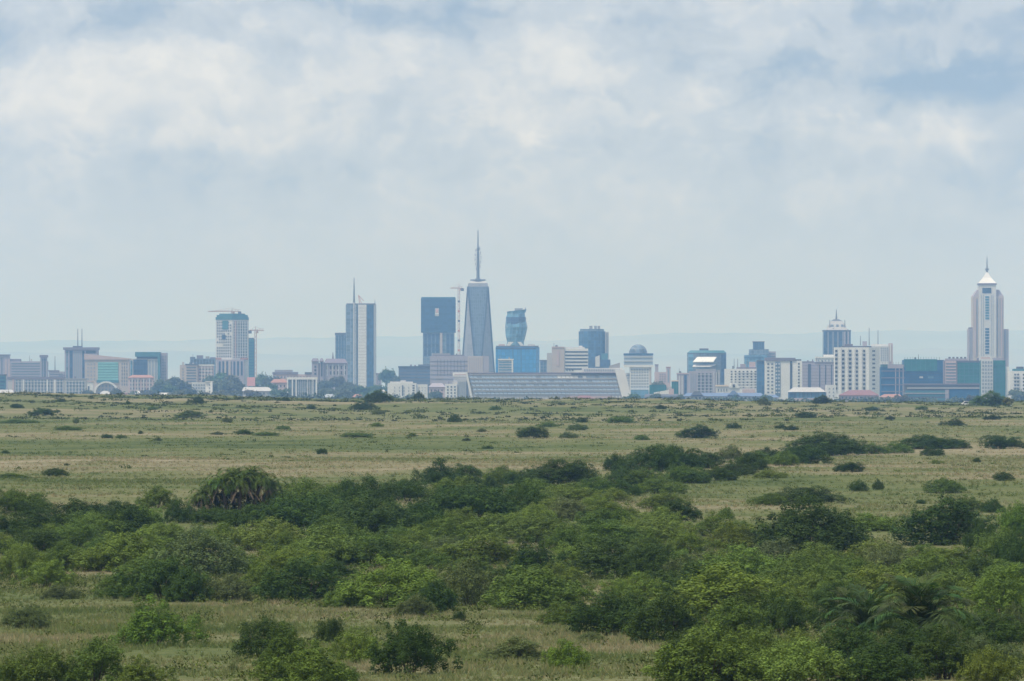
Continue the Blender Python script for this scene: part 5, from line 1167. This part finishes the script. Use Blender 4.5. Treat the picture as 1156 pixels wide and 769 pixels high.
# ------------------------------------------------------------------ palms
def frond_mesh(name, length, droop, n=26, leaflet=0.42, seed=0, m=None, rise=0.9, width=0.035):
    r = random.Random(seed)
    pts = []
    ang = rise; p = Vector((0, 0, 0)); step = length / n
    for i in range(n + 1):
        pts.append(p.copy())
        p = p + Vector((math.cos(ang), 0, math.sin(ang))) * step
        ang -= droop / n * (0.5 + 1.0 * i / n)
    V, F, T = [], [], []
    def quad(a, b, c, d_, tn):
        o = len(V); V.extend([a, b, c, d_]); F.append((o, o + 1, o + 2, o + 3)); T.extend([tn] * 4)
    for i in range(n):
        a, b = pts[i], pts[i + 1]; w = 0.02 * (1 - i / n) + 0.006
        quad(a + Vector((0, w, 0)), b + Vector((0, w, 0)), b - Vector((0, w, 0)), a - Vector((0, w, 0)), (0.9, 0.6, 1))
        if i < 3: continue
        t = i / n
        ll = leaflet * (0.55 + 0.9 * math.sin(math.pi * min(1, t * 0.9 + 0.1))) * r.uniform(0.85, 1.15)
        tdir = (b - a).normalized()
        for sg in (-1, 1):
            dirv_ = (tdir * 0.75 + Vector((0, sg, 0)) * 0.8 + Vector((0, 0, 0.30 - 0.5 * t)) + Vector((r.uniform(-.15, .15), r.uniform(-.15, .15), r.uniform(-.15, .15)))).normalized()
            e = a + dirv_ * ll + Vector((0, 0, -0.12 * ll)); mid = a + dirv_ * ll * 0.5
            nrm = dirv_.cross(Vector((0, 0, 1))).normalized() * width
            tn = (r.uniform(0.8, 1.25), r.uniform(0, 0.45), 1)
            quad(a - nrm * 0.5, mid - nrm, e, mid + nrm, tn)
    me = mesh_np(name, np.array([tuple(v) for v in V]), np.array(F), m or LEAF)
    set_tone(me, np.array(T))
    return me


def put_frond(parent, me, name, base, az_, tilt, scale, colour):
    o = bpy.data.objects.new(name, me); COL.objects.link(o)
    o.parent = parent; o.location = base
    o.rotation_euler = (Matrix.Rotation(az_, 3, 'Z') @ Matrix.Rotation(-tilt, 3, 'Y')).to_euler()
    o.scale = (scale,) * 3
    o.color = (*colour, 1)
    return o


def palm_clump(u, v, w, label):
    d = hit(u, v); s = d * K; r = random.Random(9)
    X = (u - UC) * s; Y = d + 1.8
    root = empty('palm_clump', (X, Y, float(ground(X, Y)) - 0.05))
    tag(root, label, 'palm')
    F = [frond_mesh('frond', 2.0, 2.1, n=40, seed=k, leaflet=0.42, rise=1.0, width=0.022) for k in range(3)]
    Dd = [frond_mesh('dead_frond', 1.5, 0.35, n=30, seed=10 + k, leaflet=0.13, m=M['dry_frond'], rise=-0.5, width=0.012) for k in range(3)]
    heads = [(-44, 0.4, 28, 0.7), (-36, -0.6, 36, 0.8), (-25, 0.3, 45, 0.9), (-13, -0.8, 50, 0.95), (-2, 0.5, 57, 1.0), (8, -0.9, 52, 1.0), (19, 0.4, 58, 1.0), (30, -0.7, 52, 0.95), (40, 0.2, 46, 0.9), (46, -0.5, 34, 0.75)]
    live, dead = [], []
    for i, (du, dy, hpx, sc) in enumerate(heads):
        x, z = du * s, hpx * s - 0.45
        b = MB(); px = x * 0.6
        b.tube((px, dy * 0.6, -0.1), ((px + x) / 2, dy * 0.8, z * 0.5), 0.13, 0.12, 7); b.tube(((px + x) / 2, dy * 0.8, z * 0.5), (x, dy, z), 0.12, 0.11, 7)
        b.build('trunk', M['bark'], root)
        for k in range(26):
            a = 2 * math.pi * (k * 0.381966 + r.random() * 0.05)
            live.append(((x, dy, z), a, 0.25 - 1.15 * k / 26 + r.uniform(-0.15, 0.15), sc * r.uniform(0.62, 0.85)))
        for k in range(9):
            a = -math.pi / 2 + r.uniform(-2.2, 2.2)
            dead.append(((x + 0.35 * math.cos(a), dy + 0.35 * math.sin(a), z - r.uniform(0.1, 0.4)), a, r.uniform(-0.55, -0.05), sc * r.uniform(0.7, 1.15)))
    r.shuffle(live); r.shuffle(dead)
    for nm, L, protos, cut in (('frond', live, F, 96), ('dead_frond', dead, Dd, 60)):
        Vs, Fs, Ts, o_ = [], [], [], 0
        for q, (p, a, t, sc) in enumerate(L):
            pm = r.choice(protos)
            if q < cut:
                put_frond(root, pm, nm, p, a, t, sc, (0.092 * r.uniform(.75, 1.25), 0.136 * r.uniform(.8, 1.2), 0.030))
                continue
            mt = np.array((Matrix.Rotation(a, 3, 'Z') @ Matrix.Rotation(-t, 3, 'Y'))) * sc
            co = np.empty(len(pm.vertices) * 3, dtype=np.float32); pm.vertices.foreach_get('co', co); co = co.reshape(-1, 3)
            tn = np.empty(len(pm.vertices) * 4, dtype=np.float32); pm.attributes['tone'].data.foreach_get('color', tn)
            Vs.append(co @ mt.T + np.array(p)); Fs.append(np.arange(len(co)).reshape(-1, 4) + o_ if False else np.arange(len(co)).reshape(-1, 4) + o_); Ts.append(tn.reshape(-1, 4)[:, :3]); o_ += len(co)
        if Vs:
            me = mesh_np(nm + '_mass', np.concatenate(Vs), np.concatenate(Fs), protos[0].materials[0]); set_tone(me, np.concatenate(Ts))
            o = bpy.data.objects.new(nm + '_mass', me); COL.objects.link(o); o.parent = root; o.color = (0.086, 0.130, 0.028, 1); o['kind'] = 'stuff'
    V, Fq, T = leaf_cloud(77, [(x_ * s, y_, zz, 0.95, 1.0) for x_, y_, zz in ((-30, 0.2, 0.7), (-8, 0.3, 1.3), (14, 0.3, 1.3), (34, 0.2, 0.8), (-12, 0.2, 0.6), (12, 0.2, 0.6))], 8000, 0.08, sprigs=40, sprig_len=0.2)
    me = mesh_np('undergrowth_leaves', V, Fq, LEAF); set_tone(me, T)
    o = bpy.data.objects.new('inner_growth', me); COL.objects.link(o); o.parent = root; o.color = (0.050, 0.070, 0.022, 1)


palm_clump(264, 588, 108, 'domed palm clump with brown hanging skirts at the far thicket edge')


def palm_tree(u, v, crown_v, frac, n, label, seed, group):
    d = hit(u, v); s = d * K; r = random.Random(seed)
    X = (u - UC) * s; Y = d + 0.4
    root = empty('palm_tree', (X, Y, float(ground(X, Y)) - 0.05))
    tag(root, label, 'palm', group)
    H = (v - crown_v) * s * 0.62
    b = MB(); b.tube((0, 0, -0.1), (0.08, 0, H * 0.5), 0.16, 0.14, 8); b.tube((0.08, 0, H * 0.5), (0.05, 0, H), 0.14, 0.12, 8)
    b.build('trunk', M['bark'], root)
    L = frac * s
    F = [frond_mesh('frond', L * 1.1, 1.25 + 0.35 * k, n=44, leaflet=L * 0.28, seed=seed + k, rise=0.95, width=0.018) for k in range(3)]
    D_ = frond_mesh('dead_frond', L * 0.7, 1.2, seed=seed + 9, leaflet=0.12, m=M['dry_frond'], rise=0.1, width=0.02)
    for k in range(n):
        a = 2 * math.pi * (k * 0.381966) + r.uniform(-0.2, 0.2)
        tilt = 0.85 - 1.30 * (k / n) + r.uniform(-0.12, 0.12)
        c = (0.056 * r.uniform(.8, 1.4), 0.092 * r.uniform(.85, 1.3), 0.030)
        put_frond(root, r.choice(F), 'frond', (0.05, 0, H), a, tilt, r.uniform(0.85, 1.1), c)
    for k in range(8):
        put_frond(root, D_, 'dead_frond', (0.05, 0, H - 0.1), 2 * math.pi * (k + r.random()) / 8, r.uniform(-1.2, -0.7), r.uniform(0.8, 1.1), (1, 1, 1))


palm_tree(1038, 742, 686, 64, 40, 'taller feathery palm with upright fronds in the right foreground thicket', 20, 'feathery palms in the right foreground')
palm_tree(978, 738, 700, 52, 30, 'shorter feathery palm left of the taller one in the foreground thicket', 30, 'feathery palms in the right foreground')
palm_tree(958, 722, 686, 40, 20, 'small half-hidden palm behind the two larger foreground palms', 40, 'feathery palms in the right foreground')


# ------------------------------------------------------------------ trees: the round tree on the crest, the city's trees
def crown_mesh(seed, n=1500, leaf=0.055, lob=8):
    r = random.Random(seed)
    L = [(0, 0, 0.6, 0.30, 0.85)]
    for i in range(lob):
        a = 2 * math.pi * i / lob + r.uniform(-0.3, 0.3); q = r.uniform(0.16, 0.32)
        L.append((q * math.cos(a), q * math.sin(a), r.uniform(0.38, 0.75), r.uniform(0.14, 0.22), 0.9))
    V, F, T = leaf_cloud(seed, L, n, leaf, sprigs=50, sprig_len=0.1, zmin=0.2)
    me = mesh_np('crown_leaves', V, F, LEAF); set_tone(me, T)
    return me


CROWNS = [crown_mesh(300 + k, lob=6 + k % 4) for k in range(6)]
tk = MB(); tk.tube((0, 0, -0.1), (0.01, 0, 0.3), 0.035, 0.025, 7)
for a in range(5): tk.tube((0.01, 0, 0.28), (0.2 * math.cos(a * 1.26), 0.2 * math.sin(a * 1.26), 0.55), 0.018, 0.006, 5)
TRUNK = tk.mesh('trunk', M['bark'])


def tree(X, Y, Z, w, h, colour, label, group, seed, crown=None):
    root = empty('tree', (X, Y, Z)); tag(root, label, 'tree', group)
    root.scale = (w, w, h); root.rotation_euler = (0, 0, seed * 1.7)
    o = bpy.data.objects.new('trunk', TRUNK); COL.objects.link(o); o.parent = root
    o = bpy.data.objects.new('crown', crown or CROWNS[seed % len(CROWNS)]); COL.objects.link(o); o.parent = root
    o.color = (*colour, 1)


BIGCROWN = PROTO[4]
d = 2080.0; s = d * K
X = (1119 - UC) * s
tree(X, d, float(ground(X, d)) - 0.3, 46 * s, 19 * s, (0.075, 0.135, 0.035), 'round bright green tree alone on the crest below the pinnacle tower', None, 2, BIGCROWN)
X = (1137 - UC) * s
tree(X, d - 4, float(ground(X, d)) - 0.8, 16 * s, 15 * s, (0.12, 0.125, 0.03), 'small yellowish tree touching the round bright green tree', None, 3)

CT = [  # u, v of the crown top, width px, distance
    (165, 440, 26, 6100), (182, 428, 24, 6500), (197, 426, 26, 6700), (208, 432, 22, 6300), (191, 436, 24, 6000), (214, 440, 18, 5700), (236, 424, 22, 6900), (250, 421, 26, 6800), (262, 424, 24, 6600), (248, 430, 30, 6300), (268, 432, 28, 6200), (286, 441, 22, 5700), (296, 422, 24, 6900), (306, 424, 20, 6800), (305, 434, 22, 6300), (316, 440, 22, 5700),
    (364, 431, 24, 6500), (378, 426, 24, 6700), (392, 431, 28, 6500), (371, 438, 26, 6000), (400, 436, 28, 6100), (416, 437, 26, 6000), (430, 436, 22, 6200), (438, 418, 20, 7300), (447, 424, 18, 7100), (426, 441, 26, 5800), (390, 440, 26, 5700), (200, 442, 24, 5500), (150, 444, 20, 5600), (100, 441, 16, 5900), (132, 438, 16, 6200), (12, 441, 16, 5900), (60, 446, 16, 5400),
    (492, 443, 20, 5500), (712, 446, 26, 4900), (738, 445, 16, 5000), (768, 445, 14, 5400), (744, 430, 16, 6200), (865, 446, 16, 5000), (1018, 447, 16, 5000), (1150, 441, 22, 5500), (1100, 447, 20, 4800), (830, 447, 18, 5000), (255, 440, 34, 5600), (232, 443, 18, 5450),
]
base = []
for (u, v, w, dd) in CT:
    lm = min(LANDMARKS, key=lambda q: abs(q[0] - u))[1]
    base.append((('tall' if v < 432 else ('mid-height' if v < 441 else 'low')) + ' hazy tree', lm))
cells = {}
for i, k in enumerate(base): cells.setdefault(k, []).append(i)
for (look, lm), ids in cells.items():
    ids.sort(key=lambda i: CT[i][0])
    wd = {1: [''], 2: ['left one of two: ', 'right one of two: '], 3: ['leftmost of three: ', 'middle of three: ', 'rightmost of three: ']}.get(len(ids)) or [f'{q} from left: ' for q in ('first', 'second', 'third', 'fourth', 'fifth')]
    for j, i in enumerate(ids):
        u, v, w, dd = CT[i]
        s = dd * K; X = (u - UC) * s; g = float(ground(X, dd))
        H = EYE + (VH - v) * s - g
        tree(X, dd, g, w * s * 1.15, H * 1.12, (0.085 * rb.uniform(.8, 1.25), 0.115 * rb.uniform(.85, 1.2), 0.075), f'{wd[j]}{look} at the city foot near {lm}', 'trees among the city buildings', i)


def treeline():
    """far-off scrub and low trees along the foot of the city, read as one mass"""
    r = np.random.default_rng(8)
    lobes = []
    for i in range(760):
        dd = r.uniform(4600, 6300); u = r.uniform(-60, 1216)
        lowline = u > 470
        s = dd * K; X = (u - UC) * s
        g = float(ground(X, dd)); top = EYE + (VH - (r.uniform(449.5, 452) if lowline else r.uniform(444, 450))) * s
        h = max(2.0, top - g)
        lobes.append((X, dd, g + h * 0.55, r.uniform(3.0, 6.0), 0.9 * h / 9))
    Vs, Fs, Ts, o = [], [], [], 0
    for i, (x, y, z, rad, sq) in enumerate(lobes):
        n = 130
        D = r.normal(size=(n, 3)); D /= np.linalg.norm(D, axis=1)[:, None]
        P = np.array([x, y, z]) + D * np.array([1, 1, sq]) * rad * r.uniform(0.7, 1.05, n)[:, None]
        A = r.normal(size=(n, 3)); A /= np.linalg.norm(A, axis=1)[:, None]; B = np.cross(A, D); sz_ = r.uniform(0.7, 1.3, n)[:, None]
        V = np.stack([P - A * sz_, P - B * sz_, P + A * sz_, P + B * sz_], 1).reshape(-1, 3)
        Vs.append(V); Fs.append(np.arange(len(V)).reshape(-1, 4) + o); o += len(V)
        Ts.append(np.repeat(np.stack([r.uniform(0.7, 1.25, n), r.uniform(0, 0.4, n), np.ones(n)], 1), 4, 0))
    me = mesh_np('treeline', np.concatenate(Vs), np.concatenate(Fs), LEAF); set_tone(me, np.concatenate(Ts))
    ob = bpy.data.objects.new('treeline', me); COL.objects.link(ob); ob.color = (0.07, 0.095, 0.055, 1)
    tag(ob, 'hazy low mass of scrub and trees along the foot of the city', 'trees', kind='stuff')


treeline()


# ------------------------------------------------------------------ vehicle on the crest
def vehicle():
    d = 2120.0; s = d * K; X = (1094 - UC) * s
    root = empty('parked_car', (X, d, float(ground(X, d)) - 0.25)); tag(root, 'small white car half hidden beside the round bright green tree', 'car')
    b = MB()
    prof = [(-2.1, 0.45), (2.1, 0.45), (2.15, 0.9), (1.5, 1.02), (0.75, 1.55), (-1.2, 1.6), (-1.9, 1.05), (-2.15, 0.95)]
    n = len(prof)
    for yy in (0,):
        vs = [(x, -0.85, z) for x, z in prof] + [(x, 0.85, z) for x, z in prof]
        b.add(vs, [tuple(range(n)), tuple(range(2 * n - 1, n - 1, -1))] + [(i, (i + 1) % n, n + (i + 1) % n, n + i) for i in range(n)])
    body = b.build('body', M['white_paint'], root)
    for x0, x1, x2, x3 in ((-1.65, -0.25, -0.2, -1.15), (-0.12, 1.3, 0.7, -0.1)):
        w = MB(); q = [(x0, 1.04), (x1, 1.04), (x2, 1.48), (x3, 1.48)]
        w.add([(x, -0.88, z) for x, z in q] + [(x, -0.84, z) for x, z in q], [(0, 1, 2, 3), (7, 6, 5, 4), (0, 4, 5, 1), (1, 5, 6, 2), (2, 6, 7, 3), (3, 7, 4, 0)]); w.build('window', M['window_dark'], root)
    for x in (-1.3, 1.3):
        for y in (-0.8, 0.8):
            w = MB(); w.tube((x, y - 0.1, 0.33), (x, y + 0.1, 0.33), 0.33, 0.33, 14); w.build('wheel', M['tyre_black'], root)


vehicle()


# ------------------------------------------------------------------ grass and low ground cover
def grass():
    r = np.random.default_rng(12)
    parts = []
    for (d0, d1, n, w, h, k) in ((232, 470, 64000, 0.030, 0.20, 6), (470, 900, 34000, 0.05, 0.20, 5), (900, 1500, 16000, 0.10, 0.20, 4)):
        d = np.sqrt(r.uniform(d0 ** 2, d1 ** 2, n)); x = d * 0.073 * r.uniform(-1, 1, n)
        # tussocks gather in patches
        pat = np.sin(x / 5.3 + d / 11) * np.sin(d / 8.7 - x / 13) + 0.6 * np.sin(x / 2.1) * np.sin(d / 3.3)
        keep = r.random(n) < np.clip(0.6 + 0.4 * pat, 0.12, 1)
        d, x, pat = d[keep], x[keep], pat[keep]
        m = len(d)
        hh = h * r.uniform(0.45, 1.25, m) * (1 + 0.25 * pat)
        z = ground(x, d)
        tn = r.uniform(0.85, 1.15, m)
        for j in range(k):
            a = r.uniform(0, 2 * np.pi, m); q = r.uniform(0.1, 1, m) * w * 3.2
            bx, by = x + np.cos(a) * q, d + np.sin(a) * q
            la = r.uniform(0, 2 * np.pi, m); ll = hh * r.uniform(0.25, 0.9, m)
            wx, wy = np.abs(np.cos(la * 1.7)) * w * 0.6 + w * 0.3, np.sin(la * 1.7) * w * 0.5
            hz = hh * r.uniform(0.6, 1.1, m)
            p0 = np.stack([bx - wx, by - wy, z - 0.02], 1); p1 = np.stack([bx + wx, by + wy, z - 0.02], 1)
            p2 = np.stack([bx + np.cos(la) * ll, by + np.sin(la) * ll, z + hz], 1)
            V = np.stack([p0, p1, p2], 1).reshape(-1, 3)
            t = tn * r.uniform(0.88, 1.12, m)
            yel = r.uniform(0.85, 1.15, m)
            T = np.stack([t * yel, t, t * (0.9 + 0.1 * yel)], 1).repeat(3, 0)
            parts.append((V, T))
    V = np.concatenate([p[0] for p in parts]); T = np.concatenate([p[1] for p in parts])
    F = np.arange(len(V)).reshape(-1, 3)
    me = mesh_np('grass', V, F, M['grass_blades']); set_tone(me, T)
    o = bpy.data.objects.new('grass', me); COL.objects.link(o)
    tag(o, 'straw and green tussock grass covering the plain', 'grass', kind='stuff')


grass()


def undergrowth():
    """knee-high herbs and seedlings: specks over the plain, denser along the crest and between the bushes"""
    r = np.random.default_rng(21); rr = random.Random(3)
    pos = []
    for i in range(1500):
        d = math.sqrt(r.uniform(1500 ** 2, 2280 ** 2)); pos.append((d * 0.071 * r.uniform(-1, 1), d, r.uniform(0.6, 2.4), r.uniform(0.22, 0.6)))
    for i in range(330):
        d = math.sqrt(r.uniform(800 ** 2, 1600 ** 2)); pos.append((d * 0.071 * r.uniform(-1, 1), d, r.uniform(0.35, 1.1), r.uniform(0.15, 0.4)))
    for i in range(260):
        d = r.uniform(2120, 2300); pos.append((d * 0.071 * r.uniform(-1, 1), d, r.uniform(0.5, 2.2), r.uniform(0.3, 0.95)))
    n = 0
    while n < 3000:
        u, v = rr.uniform(-10, 1166), rr.uniform(535, 775)
        if not inside(min(max(u, 1), 1155), min(v, 768)) and rr.random() > 0.12: continue
        d = np.interp(v, [535, 568, 602, 660, 735, 775], [760, 600, 500, 400, 300, 245]); pos.append(((u - UC) * K * d, d, r.uniform(0.35, 1.0), r.uniform(0.18, 0.5))); n += 1
    Vs, Ts = [], []
    for (x, y, w, h) in pos:
        m = 26 if y > 800 else 70
        D = r.normal(size=(m, 3)); D /= np.linalg.norm(D, axis=1)[:, None]; D[:, 2] = np.abs(D[:, 2])
        P = np.array([x, y, float(ground(x, y))]) + D * np.array([w, w, h]) * r.uniform(0.5, 1.1, m)[:, None]
        A = r.normal(size=(m, 3)); A /= np.linalg.norm(A, axis=1)[:, None]; B = np.cross(A, D); sz_ = (r.uniform(0.6, 1.1, m) * (0.30 if y > 1500 else 0.16 if y > 800 else 0.075))[:, None]
        Vs.append(np.stack([P - A * sz_, P - B * sz_ * 0.5, P + A * sz_, P + B * sz_ * 0.5], 1).reshape(-1, 3))
        t = r.uniform(0.5, 1.25) if y < 1500 else r.uniform(0.3, 0.9); Ts.append(np.repeat(np.stack([t * r.uniform(0.75, 1.25, m), r.uniform(0, 0.6, m), np.ones(m)], 1), 4, 0))
    V = np.concatenate(Vs); T = np.concatenate(Ts)
    me = mesh_np('undergrowth', V, np.arange(len(V)).reshape(-1, 4), LEAF); set_tone(me, T)
    o = bpy.data.objects.new('undergrowth', me); COL.objects.link(o); o.color = (0.088, 0.118, 0.026, 1)
    tag(o, 'knee-high herbs and seedlings speckling the grassland', 'undergrowth', kind='stuff')


undergrowth()
